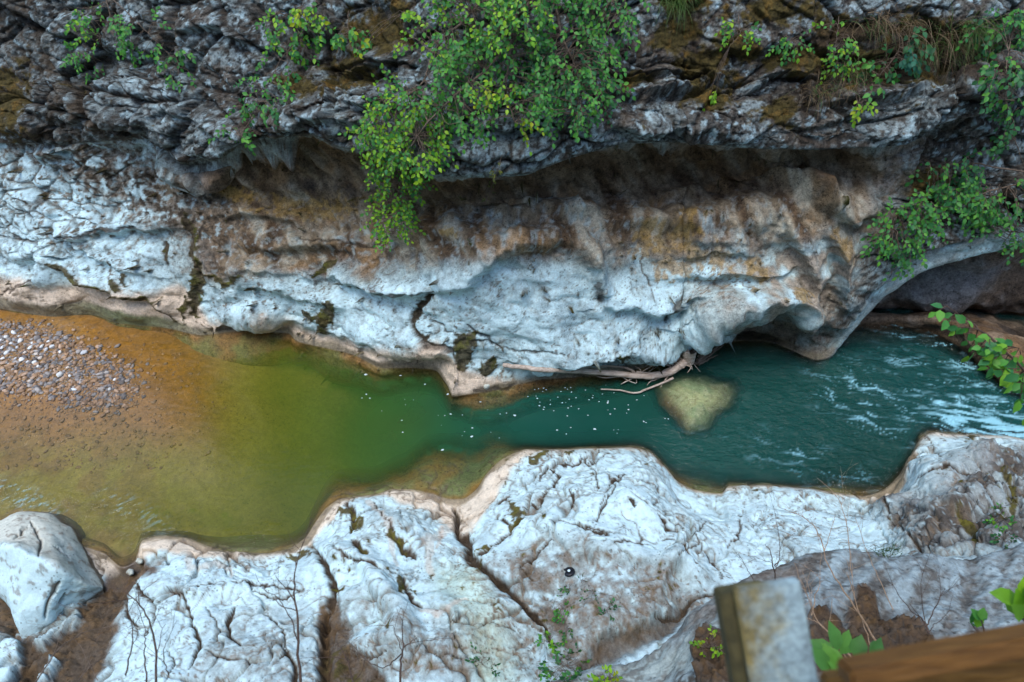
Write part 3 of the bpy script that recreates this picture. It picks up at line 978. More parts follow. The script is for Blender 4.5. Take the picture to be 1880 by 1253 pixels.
cc[:] = (0.19, 0.14, 0.10)
cc = mixc(cc, (0.32, 0.31, 0.29), sstep(.0, .5, nm) * .7)
cc = mixc(cc, (0.08, 0.06, 0.045), sstep(.0, .5, -nb + .3 * nf) * .8)
cc = mixc(cc, (0.36, 0.38, 0.40), poly(wxc, wyc, [(1650, 540), (1700, 490), (1780, 480), (1850, 470), (1790, 530), (1750, 565), (1690, 560)], 16) * .6)
ob = sstep(40, 10, pyc * 0 + np.abs(np.arange(nvc)[:, None] - 40.0)) * sstep(1660, 1730, pxc)
cc = mixc(cc, (0.30, 0.17, 0.075), ob * .8 * sstep(-.5, .2, nb + nm))
cc = mixc(cc, (0.42, 0.32, 0.22), ob * sstep(.05, .4, nm) * .7)
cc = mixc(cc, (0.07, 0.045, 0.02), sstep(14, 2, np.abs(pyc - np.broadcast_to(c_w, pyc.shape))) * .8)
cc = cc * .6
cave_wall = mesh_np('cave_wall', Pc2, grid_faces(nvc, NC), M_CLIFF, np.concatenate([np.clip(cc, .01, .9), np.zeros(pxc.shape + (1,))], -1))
tag(cave_wall, 'shadowed back wall of the river cave under the rock arch', 'cave wall', kind='structure')
SURF.append(Pc2.reshape(-1, 3))

# ------------------------------------------------------------------ near bank
NB = 1000
BXS = np.linspace(-240, 2480, NB)
NW = [(-300, 1000), (0, 1000), (130, 1000), (190, 1015), (225, 1040), (245, 1030), (262, 992), (300, 984), (335, 986), (380, 1002), (430, 1014), (490, 1016), (530, 1008), (560, 985), (578, 958), (600, 930), (625, 915), (690, 908),
      (725, 898), (745, 898), (790, 905), (830, 916), (850, 915), (875, 898), (895, 868), (915, 848), (940, 834), (970, 825), (1020, 826), (1100, 824), (1160, 821), (1190, 830), (1215, 850), (1250, 888), (1280, 900), (1325, 906), (1338, 893),
      (1400, 892), (1450, 895), (1500, 900), (1550, 906), (1580, 910), (1620, 898), (1650, 872), (1670, 838), (1690, 806), (1715, 795), (1745, 797), (1800, 799), (1850, 800), (1890, 808), (2120, 830)]
bw = smooth_row(NW, BXS)[0]
bshelf = smooth_row([(-300, 16), (230, 20), (300, 8), (480, 22), (560, 12), (620, 26), (690, 20), (740, 30), (790, 70), (840, 84), (900, 42), (950, 12), (1000, 6), (1200, 8), (1290, 24), (1340, 14), (1450, 8), (1560, 18), (1640, 12), (2120, 8)], BXS)[0]


def brow(pts):
    v = smooth_row(pts, BXS)
    return at_z(BXS, v[0], v[1])


edge_h = smooth_row([(-300, .12), (200, .03), (235, .03), (262, .14), (480, .16), (560, .12), (640, .2), (740, .1), (830, .06), (900, .2), (1000, .3), (1170, .4), (1250, .25), (1330, .15), (1450, .22), (1560, .12), (1680, .4), (2120, .4)], BXS)[0]
brows = [
    at_z(BXS, bw - bshelf - 44, -2.4),
    at_z(BXS, bw - bshelf, -.34),
    at_z(BXS, bw, 0),
    at_z(BXS, bw + 12, edge_h * .55),
    at_z(BXS, bw + 34, edge_h * 1.0),
    brow([(-300, 1100, .1), (190, 1100, .1), (240, 1085, .1), (300, 1060, .4), (450, 1065, .4), (560, 1040, .4), (640, 985, .5), (740, 965, .35), (840, 975, .25), (900, 950, .45), (1000, 900, .7), (1170, 900, .85), (1260, 960, .65), (1400, 960, .65), (1560, 965, .6), (1640, 950, .7), (1720, 880, .9), (1880, 880, 1.1), (2120, 890, 1.2)]),
    brow([(-300, 1180, .25), (190, 1180, .25), (300, 1150, .6), (450, 1140, .65), (600, 1110, .6), (700, 1070, .85), (840, 1060, .6), (950, 1040, .85), (1100, 1000, 1.1), (1260, 1050, 1.0), (1500, 1030, 1.0), (1640, 1010, 1.2), (1760, 960, 1.5), (1880, 950, 1.7), (2120, 950, 1.8)]),
    brow([(-300, 1270, .5), (190, 1270, .5), (300, 1240, .9), (600, 1200, .9), (750, 1160, 1.15), (900, 1150, .95), (1000, 1180, .9), (1100, 1110, 1.25), (1260, 1130, 1.2), (1500, 1110, 1.3), (1700, 1060, 1.9), (1880, 1030, 2.2), (2120, 1030, 2.2)]),
    brow([(-300, 1400, .9), (300, 1380, 1.3), (600, 1340, 1.3), (900, 1320, 1.4), (1100, 1300, 1.3), (1300, 1300, 1.5), (1700, 1250, 2.2), (2120, 1250, 2.4)]),
    brow([(-300, 1700, 1.8), (600, 1650, 2.2), (1200, 1600, 2.4), (2120, 1600, 2.8)]),
]
Pb = loft(brows, [16, 30, 10, 14, 44, 60, 60, 50, 20])
nvb = Pb.shape[0]
Nb = grid_normals(Pb)
if ((Nb * (CAM - Pb)).sum(-1) < 0).mean() > .5:
    Nb = -Nb
x, y, z = Pb[..., 0], Pb[..., 1], Pb[..., 2]
px, py, _ = project(Pb)
vr = np.repeat(np.arange(nvb, dtype=float)[:, None], NB, 1)
wxb = px + 14 * fbm(x * 1.8, y * 1.8, z * 1.8, 4, 103) + 5 * fbm(x * 8, y * 8, z * 8, 3, 104)
wyb = py + 12 * fbm(x * 1.8, y * 1.8, z * 1.8, 4, 105) + 5 * fbm(x * 8, y * 8, z * 8, 3, 106)
nb, nm = fbm(x * .9, y * .9, z * .9, 3, 107), fbm(x * 2.3, y * 2.3, z * 2.3, 4, 108)
nf, ntn = fbm(x * 8, y * 8, z * 8, 4, 109), fbm(x * 24, y * 24, z * 24, 3, 110)
wq1, wq2 = .35 * fbm(x * 1.5, y * 1.5, z * 1.5, 3, 111), .35 * fbm(x * 1.5 + 7, y * 1.5, z * 1.5, 3, 112)
b1, b2, bc1, bc2, boff = worley((x + wq1) * 1.25, (y + wq2) * 1.25, z * 1.0, 113)
bedge = b2 - b1
s1, s2, sc1, sc2, soff = worley((x + wq1) * 3.6 + 2, (y + wq2) * 3.6, z * 2.5, 115)
sedge = s2 - s1
pres = sstep(-.35, .1, fbm(x * .8 + 4, y * .8, z * .8, 2, 117))
pres2 = sstep(-.2, .15, fbm(x * 1.1 - 4, y * 1.1, z * 1.1, 2, 118))
big_cr = np.exp(-(bedge / .028) ** 2) * pres
small_cr = np.exp(-(sedge / .045) ** 2) * pres2
ridged = fbm(x * 3.1, y * 3.1, z * 3.1, 4, 119)
hairb = np.exp(-(ridged / .02) ** 2) * sstep(.05, .3, fbm(x * 1.3, y * 1.3, z, 2, 120))
dirt_r = poly(wxb, wyb, [(1600, 930), (1660, 900), (1740, 900), (1800, 840), (1900, 830), (2120, 830), (2120, 1040), (1880, 1010), (1660, 1020), (1640, 960)], 26)
bb_n = fbm(x * 1.15, y * 1.15, z * 1.6, 3, 121)
bb_n2 = fbm(x * 2.8, y * 2.8, z * 3.2, 3, 122)
db = .12 * (np.minimum(np.abs(bb_n), .5) - .2) + .012 * (np.minimum(np.abs(bb_n2), .5) - .2) + .10 * nb + .028 * nm + .007 * nf + .004 * ntn + .05 * (bc1 - .5) - .09 * big_cr - .035 * small_cr - .02 * hairb
db += dirt_r * (.10 * (sc1 - .5) + .06 * nf - .05 * np.exp(-(sedge / .1) ** 2) + .08 * nm)
BFOLDS = [
    ([(960, 968), (1010, 985), (1100, 1000), (1180, 1030), (1250, 1045), (1310, 1070)], 40, 26, .12),
    ([(1120, 875), (1150, 915), (1190, 955), (1260, 990), (1330, 1010)], 26, 26, .09),
    ([(640, 930), (700, 970), (780, 1000), (840, 1010)], 30, 20, .06),
    ([(590, 1000), (650, 1030), (700, 1080), (720, 1130)], 26, 14, .09),
    ([(620, 1110), (680, 1080), (730, 1120), (735, 1170), (640, 1190)], 26, 20, .10),
    ([(900, 1120), (960, 1130), (1000, 1200), (1010, 1253)], 22, 16, .10),
    ([(260, 1060), (300, 1030), (380, 1040), (450, 1040), (540, 1020)], 18, 18, .05),
    ([(250, 1090), (300, 1075), (360, 1090), (480, 1080), (580, 1040)], 20, 14, .05),
    ([(1680, 860), (1740, 865), (1800, 850), (1880, 850)], 30, 18, .14),
    ([(1560, 940), (1640, 930), (1700, 935)], 20, 14, .07),
    ([(1340, 896), (1420, 906), (1520, 915)], 24, 10, .04),
    ([(1200, 1110), (1220, 1060), (1240, 1045), (1300, 1060)], 22, 12, .08),
    ([(1640, 1010), (1720, 960), (1800, 920), (1880, 900)], 30, 14, .12),
]
for pts, wu, wd_, amp in BFOLDS:
    db += 1.8 * amp * fold(wxb, wyb, pts, wu, wd_)
BCR = [
    ([(1005, 905), (985, 925), (960, 930)], 2, .04, 1), ([(1040, 895), (1045, 930)], 2.4, .05, 1), ([(1150, 870), (1120, 880), (1100, 930)], 2, .04, .9), ([(1080, 850), (1110, 842), (1125, 830)], 1.8, .03, .8),
    ([(1205, 880), (1215, 915), (1190, 935)], 1.8, .03, .7), ([(1135, 870), (1150, 905), (1190, 945), (1250, 985)], 2, .04, .7), ([(1060, 965), (1110, 985), (1130, 985)], 2.4, .05, 1), ([(1020, 1000), (985, 1020), (965, 1040), (975, 1065)], 2.5, .05, .9),
    ([(690, 935), (700, 965), (720, 985)], 2.2, .04, .8), ([(760, 960), (790, 985), (815, 980)], 1.8, .03, .6), ([(600, 985), (620, 1010), (650, 1040), (700, 1055), (765, 1050)], 2.6, .06, .9), ([(300, 1080), (320, 1085), (360, 1075), (420, 1078)], 2, .04, .8),
    ([(450, 1060), (470, 1085), (520, 1090), (560, 1080)], 2, .04, .8), ([(380, 1115), (400, 1150), (395, 1180)], 2, .04, .8), ([(480, 1120), (520, 1150), (530, 1190), (510, 1215)], 2.2, .05, .9), ([(300, 1180), (320, 1215), (310, 1250)], 2.4, .05, .9),
    ([(1290, 950), (1280, 985), (1262, 1000)], 2, .03, .8), ([(1210, 1000), (1250, 1020), (1290, 1060)], 2, .04, .8), ([(1420, 960), (1430, 1000)], 1.6, .02, .5), ([(1480, 930), (1540, 950), (1600, 960)], 1.6, .02, .5), ([(1690, 880), (1740, 870), (1800, 875)], 2.4, .05, .9), ([(1700, 800), (1730, 840), (1720, 870)], 1.8, .03, .7),
    ([(760, 1170), (800, 1200), (860, 1215)], 2, .04, .7), ([(640, 1195), (680, 1210), (720, 1200)], 2.4, .05, .8), ([(820, 1130), (850, 1150), (900, 1145), (940, 1165)], 2, .04, .7),
    ([(835, 930), (850, 980), (860, 1020), (872, 1032), (905, 1062), (940, 1092), (965, 1122), (985, 1152), (1010, 1190)], 11, .15, .9),
    ([(870, 1032), (900, 1002), (930, 972), (962, 955)], 4, .07, 1), ([(905, 920), (938, 900)], 4, .05, 1), ([(905, 940), (930, 960)], 4, .05, 1),
    ([(988, 872), (1012, 862), (1030, 872), (1008, 890), (1000, 905)], 3, .04, .9), ([(1010, 862), (1060, 850), (1075, 838)], 2.5, .03, .9),
    ([(1120, 868), (1132, 892), (1112, 920), (1092, 962)], 3, .06, .9), ([(1070, 840), (1098, 868), (1090, 900)], 2.6, .04, .9),
    ([(1020, 965), (1060, 970), (1090, 985), (1120, 985)], 3.5, .05, .9), ([(1195, 955), (1215, 985), (1240, 992)], 3, .04, .9),
    ([(575, 1000), (590, 1030), (606, 1060), (610, 1095), (600, 1130)], 7, .12, 1), ([(600, 1130), (590, 1180), (600, 1260)], 16, .15, 1),
    ([(330, 1080), (345, 1130), (366, 1182), (342, 1222)], 4, .07, 1), ([(255, 1070), (280, 1110), (281, 1140), (262, 1162)], 5, .08, 1), ([(228, 1088), (246, 1152), (252, 1165)], 4, .07, 1),
    ([(432, 1110), (415, 1140), (427, 1172), (448, 1192)], 4, .07, 1), ([(345, 1005), (360, 1036), (410, 1040), (425, 1058)], 4, .04, .5),
    ([(375, 1190), (420, 1215), (470, 1225)], 3, .05, .8), ([(520, 1180), (540, 1220), (545, 1260)], 5, .07, .9), ([(430, 1080), (510, 1070), (560, 1085)], 2.5, .04, .8),
    ([(1655, 975), (1680, 1000), (1690, 1020)], 5, .08, 1), ([(1630, 925), (1640, 960), (1665, 985)], 3, .05, .9), ([(1270, 985), (1290, 1010), (1240, 1050)], 2.5, .03, .8),
    ([(1170, 985), (1172, 1010)], 3, .05, .9), ([(640, 985), (660, 1010), (670, 1030)], 8, .08, 1), ([(720, 990), (745, 1005), (765, 1020)], 6, .07, 1), ([(640, 925), (655, 945), (640, 970)], 5, .05, 1),
    ([(740, 1060), (745, 1090), (760, 1110), (775, 1115)], 7, .07, 1), ([(1290, 1000), (1310, 1040), (1330, 1060)], 2.5, .03, .7), ([(840, 1110), (910, 1120), (970, 1160), (1000, 1200)], 5, .06, .5),
    ([(1200, 1130), (1290, 1100), (1340, 1085)], 4, .06, .9), ([(1150, 925), (1160, 940)], 4, .04, 1), ([(1120, 1000), (1160, 1000), (1200, 1012)], 2.4, .03, .8),
    ([(1100, 830), (1085, 860)], 2, .03, .7), ([(1180, 880), (1210, 900), (1200, 930), (1230, 940)], 2, .02, .6), ([(1360, 940), (1350, 985), (1330, 1005)], 3, .03, .7),
]
bcrack = np.zeros(px.shape)
for pts, w_, amp, dk in BCR:
    s = stroke(wxb, wyb, pts, w_ * 1.0 + .7)
    db -= amp * s ** 1.6
    bcrack = np.maximum(bcrack, s * dk)
soilmask = poly(wxb, wyb, [(185, 1075), (235, 1015), (262, 1048), (236, 1090), (215, 1150), (170, 1265), (-300, 1300), (-300, 1160), (60, 1165), (110, 1140), (160, 1100)], 12)
soilmask = np.maximum(soilmask, poly(wxb, wyb, [(588, 1110), (620, 1100), (640, 1180), (720, 1260), (590, 1300), (580, 1190)], 9) * .95)
soilmask = np.maximum(soilmask, poly(wxb, wyb, [(-300, 1020), (10, 1050), (30, 1120), (50, 1160), (-300, 1180)], 8))
rockl = poly(wxb, wyb, [(60, 1190), (90, 1160), (140, 1125), (150, 1140), (100, 1175), (80, 1200)], 7) + poly(wxb, wyb, [(-50, 1170), (30, 1175), (40, 1210), (10, 1265), (-60, 1265)], 7) + poly(wxb, wyb, [(90, 1210), (100, 1215), (95, 1250), (70, 1255)], 5)
soilmask = np.clip(soilmask - rockl, 0, 1)
db += soilmask * (-.07 + .05 * nf + .03 * nm) + .08 * rockl
gully = poly(wxb, wyb, [(1080, 1180), (1180, 1150), (1250, 1100), (1265, 1110), (1230, 1160), (1180, 1190), (1120, 1225), (1050, 1225)], 12)
db -= .14 * gully
hollow = stroke(wxb, wyb, [(975, 1040), (985, 1065), (1000, 1100)], 15) + stroke(wxb, wyb, [(1005, 1120), (1030, 1150), (1050, 1200)], 16)
db -= .05 * hollow
kb = sstep(30, 48, vr)
calmb = 1 - .85 * np.exp(-((vr - 46) / 6.0) ** 2)
Pb2 = Pb + Nb * (db * kb * calmb)[..., None]
spk = fbm(x * 12, y * 12, z * 12, 4, 131)
blt = fbm(x * 2.8, y * 2.8, z * 2.8, 4, 132)
cb = np.empty(Pb.shape, np.float32)
cb[:] = (0.68, 0.69, 0.685)
cb = mixc(cb, (0.53, 0.535, 0.535), sstep(-.1, .5, blt) * .8)
cb = mixc(cb, (0.70, 0.70, 0.69), sstep(.05, .45, -blt) * .6)
cb = mixc(cb, (0.40, 0.38, 0.36), sstep(.1, .45, nb + .5 * spk) * .6)
cb = mixc(cb, (0.42, 0.39, 0.36), sstep(.12, .45, spk + .35 * nm) * .65)
greyz = np.maximum.reduce([poly(wxb, wyb, [(870, 1060), (960, 1000), (1080, 1000), (1180, 1040), (1280, 1080), (1300, 1100), (1180, 1170), (1050, 1240), (1000, 1190), (940, 1100)], 30),
                           poly(wxb, wyb, [(400, 1140), (480, 1100), (560, 1120), (590, 1200), (560, 1265), (330, 1265), (360, 1190)], 30) * .6,
                           poly(wxb, wyb, [(610, 1110), (660, 1080), (720, 1110), (760, 1150), (860, 1130), (960, 1150), (990, 1265), (640, 1265)], 30) * .75,
                           poly(wxb, wyb, [(1200, 1060), (1260, 1060), (1330, 1080), (1290, 1120), (1200, 1130)], 20) * .7])
cb = mixc(cb, (0.27, 0.235, 0.21), greyz * sstep(-.65, .1, spk * .8 + .7 * nm) * .9)
cb = mixc(cb, (0.17, 0.125, 0.09), greyz * sstep(.1, .5, spk * .7 + .6 * nm) * .8)
ygr = poly(wxb, wyb, [(800, 1045), (870, 1035), (900, 1100), (920, 1160), (960, 1265), (880, 1265), (850, 1150), (800, 1090)], 30)
cb = mixc(cb, (0.46, 0.45, 0.30), ygr * .5)
# weathered rock at the upper right
cb = mixc(cb, (0.28, 0.25, 0.23), dirt_r * sstep(-.8, -.1, blt + .4 * spk) * .95)
cb = mixc(cb, (0.06, 0.044, 0.034), dirt_r * np.maximum(sstep(-.22, .15, nm + .5 * spk), np.exp(-(sedge / .1) ** 2)) * .9)
cb = mixc(cb, (0.5, 0.5, 0.5), dirt_r * sstep(.25, .45, spk) * .7)
saddle = poly(wxb, wyb, [(1640, 930), (1690, 900), (1740, 850), (1790, 845), (1830, 860), (1760, 900), (1700, 940)], 14)
cb = mixc(cb, (0.34, 0.30, 0.28), saddle * .75)
# pink edge, brown joints, moss
dWb = py - np.broadcast_to(bw, py.shape)
pwb = smooth_row([(-300, 40), (240, 40), (270, 30), (330, 30), (480, 16), (560, 20), (600, 26), (640, 8), (700, 8), (740, 34), (800, 36), (840, 56), (880, 62), (920, 36), (960, 18), (1000, 6), (1100, 3), (1280, 3), (1340, 4), (1560, 3), (1600, 20), (1660, 26), (1690, 10), (2120, 8)], BXS)[0]
pinkb = sstep(-10, 10, np.broadcast_to(pwb, py.shape) - dWb + 12 * nm)
cb = mixc(cb, (0.72, 0.53, 0.39), pinkb * .9)
for pts, w_ in [([(835, 935), (840, 960), (780, 1000), (800, 1060)], 14), ([(680, 930), (710, 980), (730, 1030)], 11), ([(340, 1010), (345, 1050), (400, 1045), (430, 1060)], 8), ([(815, 970), (800, 1010)], 9), ([(760, 1120), (800, 1130), (850, 1110)], 9)]:
    cb = mixc(cb, (0.58, 0.43, 0.34), sstep(.3, .8, stroke(wxb, wyb, pts, w_) + .2 * nf) * .6)
rimb = sstep(-3, 3, np.broadcast_to(smooth_row([(-300, 8), (300, 6), (560, 14), (640, 3), (740, 4), (840, 10), (900, 8), (1000, 2), (1560, 2), (1620, 14), (1660, 18), (1700, 3), (2120, 3)], BXS)[0], py.shape) - dWb + 4 * nm)
cb = mixc(cb, (0.22, 0.155, 0.085), rimb * .85)
subb = sstep(3, -3, dWb)
shw = np.broadcast_to(sstep(9, 22, bshelf), py.shape)
cb = mixc(cb, (0.07, 0.075, 0.035), subb * .95)
cb = mixc(cb, (0.33, 0.18, 0.05), subb * shw * .9)
cb = mixc(cb, (0.15, 0.20, 0.08), subb * shw * sstep(-.25, .35, nb + .5 * nm) * .8)
v1 = fbm(x * 2.1 + 3, y * 2.1, z * 2.1, 5, 133); v2 = fbm(x * 4.2, y * 4.2 + 5, z * 4.2, 4, 134)
vein = np.maximum(np.exp(-(v1 / .010) ** 2) * sstep(-.1, .25, nm), np.exp(-(v2 / .014) ** 2) * sstep(.05, .3, nb + .4 * nm))
cb = mixc(cb, (0.13, 0.095, 0.065), vein * .8)
pk = sstep(.30, .40, fbm(x * 15, y * 15, z * 15, 3, 135) + .22 * nm)
cb = mixc(cb, (0.15, 0.105, 0.07), pk * .8 * sstep(-.05, .35, fbm(x * .9 + 5, y * .9, z * .9, 3, 136) + .35 * greyz))
cb = mixc(cb, (0.14, 0.095, 0.06), np.clip(big_cr, 0, 1) * .9 * (.4 + .6 * sstep(-.5, .2, blt)))
cb = mixc(cb, (0.17, 0.12, 0.08), np.exp(-(bb_n / .016) ** 2) * .8 * sstep(-.3, .3, nm + .2) + np.exp(-(bb_n2 / .024) ** 2) * .5 * sstep(-.05, .3, nb))
cb = mixc(cb, (0.16, 0.11, 0.07), np.clip(small_cr * .9 * sstep(-.2, .3, nm) + hairb * .8, 0, 1) * .85)
cb = mixc(cb, (0.10, 0.062, 0.032), sstep(.30, .55, bcrack + .18 * nf) * .7)
cb = mixc(cb, (0.045, 0.028, 0.016), sstep(.5, .72, bcrack + .18 * nf) * .94)
MOSS_B = [([(965, 850), (1000, 835)], 12), ([(940, 965), (950, 940), (945, 925)], 12), ([(930, 968), (962, 952)], 7), ([(640, 935), (655, 950)], 7), ([(645, 970), (660, 955)], 6), ([(660, 1000), (668, 1025)], 8), ([(720, 990), (745, 1005)], 8),
          ([(738, 1062), (735, 1095)], 6), ([(750, 1080), (762, 1095)], 8), ([(705, 1150), (715, 1155)], 9), ([(797, 1060), (800, 1064)], 6), ([(525, 1035), (570, 1018)], 7), ([(1045, 836), (1052, 838)], 5), ([(870, 1020), (905, 995)], 4),
          ([(1850, 880), (1850, 960)], 16), ([(1800, 830), (1830, 815)], 12), ([(1770, 812), (1800, 806)], 8), ([(1770, 960), (1800, 1000)], 10)]
for pts, w_ in MOSS_B:
    m_ = sstep(.38, .62, stroke(wxb + 14 * nm, wyb + 10 * spk, pts, w_ * 1.25) + .55 * spk + .5 * nm - .05)
    cb = mixc(cb, (0.07, 0.052, 0.012), m_ * .95)
    cb = mixc(cb, (0.12, 0.10, 0.012), m_ * sstep(.0, .3, nf) * .6)
cb = mixc(cb, (0.075, 0.044, 0.022), soilmask * .96)
cb = mixc(cb, (0.13, 0.075, 0.036), soilmask * sstep(-.05, .3, nf + .4 * nm) * .7)
cb = mixc(cb, (0.06, 0.05, 0.012), poly(wxb, wyb, [(590, 1180), (640, 1190), (680, 1265), (590, 1265)], 14) * sstep(-.1, .3, nf) * .8)
cb = mixc(cb, (0.085, 0.055, 0.032), gully * .85)
cb = mixc(cb, (0.12, 0.085, 0.058), np.clip(hollow, 0, 1) * .8 * sstep(-.4, .2, spk + nm))
cb = mixc(cb, (0.075, 0.038, 0.016), poly(wxb, wyb, [(245, 1035), (262, 1020), (275, 1040), (295, 1050), (285, 1062), (260, 1058)], 6) * .9)
cb = cool(cb)
wetb = np.clip(rimb * .7 + subb, 0, 1)
bank = mesh_np('rock_bank', Pb2, grid_faces(nvb, NB), M_BANK, np.concatenate([np.clip(cb, .01, .9), wetb[..., None]], -1))
tag(bank, 'pale cracked limestone bank along the near side of the river', 'rock bank', kind='structure')
SURF.append(Pb2.reshape(-1, 3))

# ------------------------------------------------------------------ foreground rock ledge, lower right
NL = 520
LXS = np.linspace(860, 2900, NL)
lc = smooth_row([(860, 1420), (960, 1300), (1040, 1252), (1090, 1234), (1160, 1222), (1210, 1200), (1250, 1150), (1300, 1108), (1350, 1080), (1420, 1048), (1480, 1025), (1540, 1013), (1600, 1016), (1650, 1024), (1720, 1026), (1770, 1030), (1820, 1018), (1880, 995), (2160, 950)], LXS)[0]
lz = smooth_row([(860, 2.3), (1100, 2.5), (1250, 2.8), (1400, 3.0), (1600, 3.0), (1880, 3.0), (2160, 3.1)], LXS)[0]
lrows = [at_z(LXS, lc + 60, lz - 2.2), at_z(LXS, lc + 14, lz - .5), at_z(LXS, lc, lz), at_z(LXS, lc + 22, lz + .1),
         at_z(LXS, lc + 90, lz + .32), at_z(LXS, lc + 180, lz + .6), at_z(LXS, lc + 300, lz + .85), at_z(LXS, lc + 600, lz + 1.3)]
Pl = loft(lrows, [6, 10, 14, 44, 50, 50, 20])
nvl = Pl.shape[0]
Nl = grid_normals(Pl)
if ((Nl * (CAM - Pl)).sum(-1) < 0).mean() > .5:
    Nl = -Nl
x, y, z = Pl[..., 0], Pl[..., 1], Pl[..., 2]
px, py, _ = project(Pl)
nb, nm = fbm(x * 1.2, y * 1.2, z * 1.2, 3, 141), fbm(x * 3.2, y * 3.2, z * 3.2, 4, 142)
nf, ntn = fbm(x * 11, y * 11, z * 11, 4, 143), fbm(x * 30, y * 30, z * 30, 3, 144)
spk = fbm(x * 17, y * 17, z * 17, 4, 145)
run = fbm(x * 1.2 + y * 1.0, (y - x) * 5, z * 2, 4, 146)
wxl, wyl = px + 16 * nm + 5 * nf, py + 14 * fbm(x * 3, y * 3, z * 3, 3, 147) + 5 * nf
dl = .06 * nb + .04 * nm + .02 * nf + .006 * ntn + .03 * run
dl += .08 * fold(wxl, wyl, [(1240, 1180), (1400, 1150), (1560, 1110), (1700, 1060), (1800, 1040)], 40, 22)
clump = np.maximum.reduce([poly(wxl, wyl, [(1550, 1140), (1575, 1090), (1600, 1110), (1630, 1170), (1640, 1220), (1560, 1230), (1540, 1190)], 8), poly(wxl, wyl, [(1490, 1150), (1520, 1130), (1550, 1160), (1560, 1230), (1490, 1240)], 9), poly(wxl, wyl, [(1620, 1160), (1660, 1150), (1710, 1170), (1730, 1230), (1620, 1230)], 9),
                           poly(wxl, wyl, [(1280, 1200), (1310, 1170), (1350, 1180), (1370, 1260), (1290, 1260)], 9)])
dl += clump * (.10 + .06 * nf + .04 * ntn)
Pl2 = Pl + Nl * (dl * sstep(4, 18, np.arange(nvl, dtype=float))[:, None])[..., None]
cl = np.empty(Pl.shape, np.float32)
cl[:] = (0.33, 0.32, 0.315)
cl = mixc(cl, (0.52, 0.53, 0.54), sstep(-.05, .4, run) * .75)
cl = mixc(cl, (0.15, 0.125, 0.105), sstep(-.05, .35, -run + .5 * spk) * .8)
cl = mixc(cl, (0.6, 0.6, 0.59), sstep(.25, .5, spk + .4 * run) * .7)
lowpale = poly(wxl, wyl, [(1020, 1270), (1090, 1235), (1200, 1215), (1290, 1160), (1340, 1150), (1320, 1190), (1200, 1250), (1100, 1290)], 16)
cl = mixc(cl, (0.58, 0.55, 0.5), lowpale * .7)
cl = mixc(cl, (0.075, 0.058, 0.045), poly(wxl, wyl, [(1180, 1262), (1260, 1225), (1330, 1200), (1340, 1290), (1180, 1300)], 16) * sstep(-.25, .2, spk + nm) * .85)
cl = mixc(cl, (0.26, 0.2, 0.16), poly(wxl, wyl, [(1240, 1160), (1300, 1110), (1420, 1050), (1500, 1030), (1480, 1080), (1340, 1140)], 20) * .7)
cl = mixc(cl, (0.085, 0.048, 0.022), clump * .95)
cl = mixc(cl, (0.15, 0.085, 0.035), clump * sstep(.0, .35, nf) * .7)
cl = mixc(cl, (0.07, 0.045, 0.03), poly(wxl, wyl, [(1690, 1100), (1740, 1090), (1760, 1055), (1800, 1050), (1760, 1080), (1740, 1110)], 9) * sstep(-.3, .2, nf) * .8)
cl = mixc(cl, (0.10, 0.08, 0.065), sstep(.0, .35, spk * .8 + .5 * nm) * .6)
cl = cool(cl) * np.array([.74, .70, .68], np.float32)
ledge = mesh_np('rock_ledge', Pl2, grid_faces(nvl, NL), M_BANK, np.concatenate([np.clip(cl, .01, .9), np.zeros(px.shape + (1,))], -1))
tag(ledge, 'grey weathered rock ledge in the lower right foreground', 'rock ledge', kind='structure')
SURF.append(Pl2.reshape(-1, 3))

# ------------------------------------------------------------------ unseen wall added behind the camera to block frontal skylight
gu, gv = np.meshgrid(np.linspace(-16, 16, 120), np.linspace(0, 1, 60))
wzz = 1.2 + 13.5 * gv
wyy = -1.4 - 2.6 * gv + .5 * fbm(gu * .6, gv * 6, gu * 0, 4, 148) + .03 * gu * gu * .2
Pn = np.stack([gu, wyy, wzz], -1)
cn = np.empty(Pn.shape, np.float32); cn[:] = (0.17, 0.165, 0.16)
cn = mixc(cn, (0.06, 0.07, 0.03), sstep(-.1, .3, fbm(gu * 1.2, gv * 12, gu * 0, 4, 149)))
shade_wall = mesh_np('unseen_shade_wall', Pn, grid_faces(60, 120), M_CLIFF, np.concatenate([cn, np.zeros(gu.shape + (1,))], -1))
tag(shade_wall, 'unseen mossy wall added on the near side to block skylight', 'shade wall', kind='structure')

# ------------------------------------------------------------------ river bed
DEPTHS = [(-200, 660, .05), (0, 585, -.06), (0, 620, .0), (60, 660, .06), (130, 670, .06), (190, 690, .035), (0, 700, .05), (100, 730, .02), (230, 720, -.02), (200, 630, -.05), (280, 660, -.09), (300, 720, -.1), (0, 770, -.14), (180, 770, -.16), (360, 660, -.2), (350, 770, -.22),
          (430, 700, -.45), (470, 780, -.6), (220, 820, -.36), (100, 820, -.28), (0, 830, -.28), (60, 890, -.25), (200, 900, -.35), (330, 880, -.45), (440, 890, -.65), (300, 960, -.4), (470, 960, -.6), (200, 985, -.25), (550, 690, -1.0), (560, 800, -1.2), (560, 900, -1.0),
          (700, 740, -1.7), (700, 840, -1.7), (850, 780, -2.3), (1000, 760, -2.5), (1200, 760, -2.5), (1450, 760, -2.5), (1700, 700, -2.3), (1880, 760, -1.6), (2100, 780, -1.6)]
NRU, NRV = 520, 220
gx = np.linspace(-11.5, 10.5, NRU); gy = np.linspace(3.6, 10.0, NRV)
X, Y = np.meshgrid(gx, gy)
bpx, bpy_, _ = project(np.stack([X, Y, np.zeros_like(X)], -1))
zb = scatter_field(bpx, bpy_, DEPTHS, 48)[..., 0]
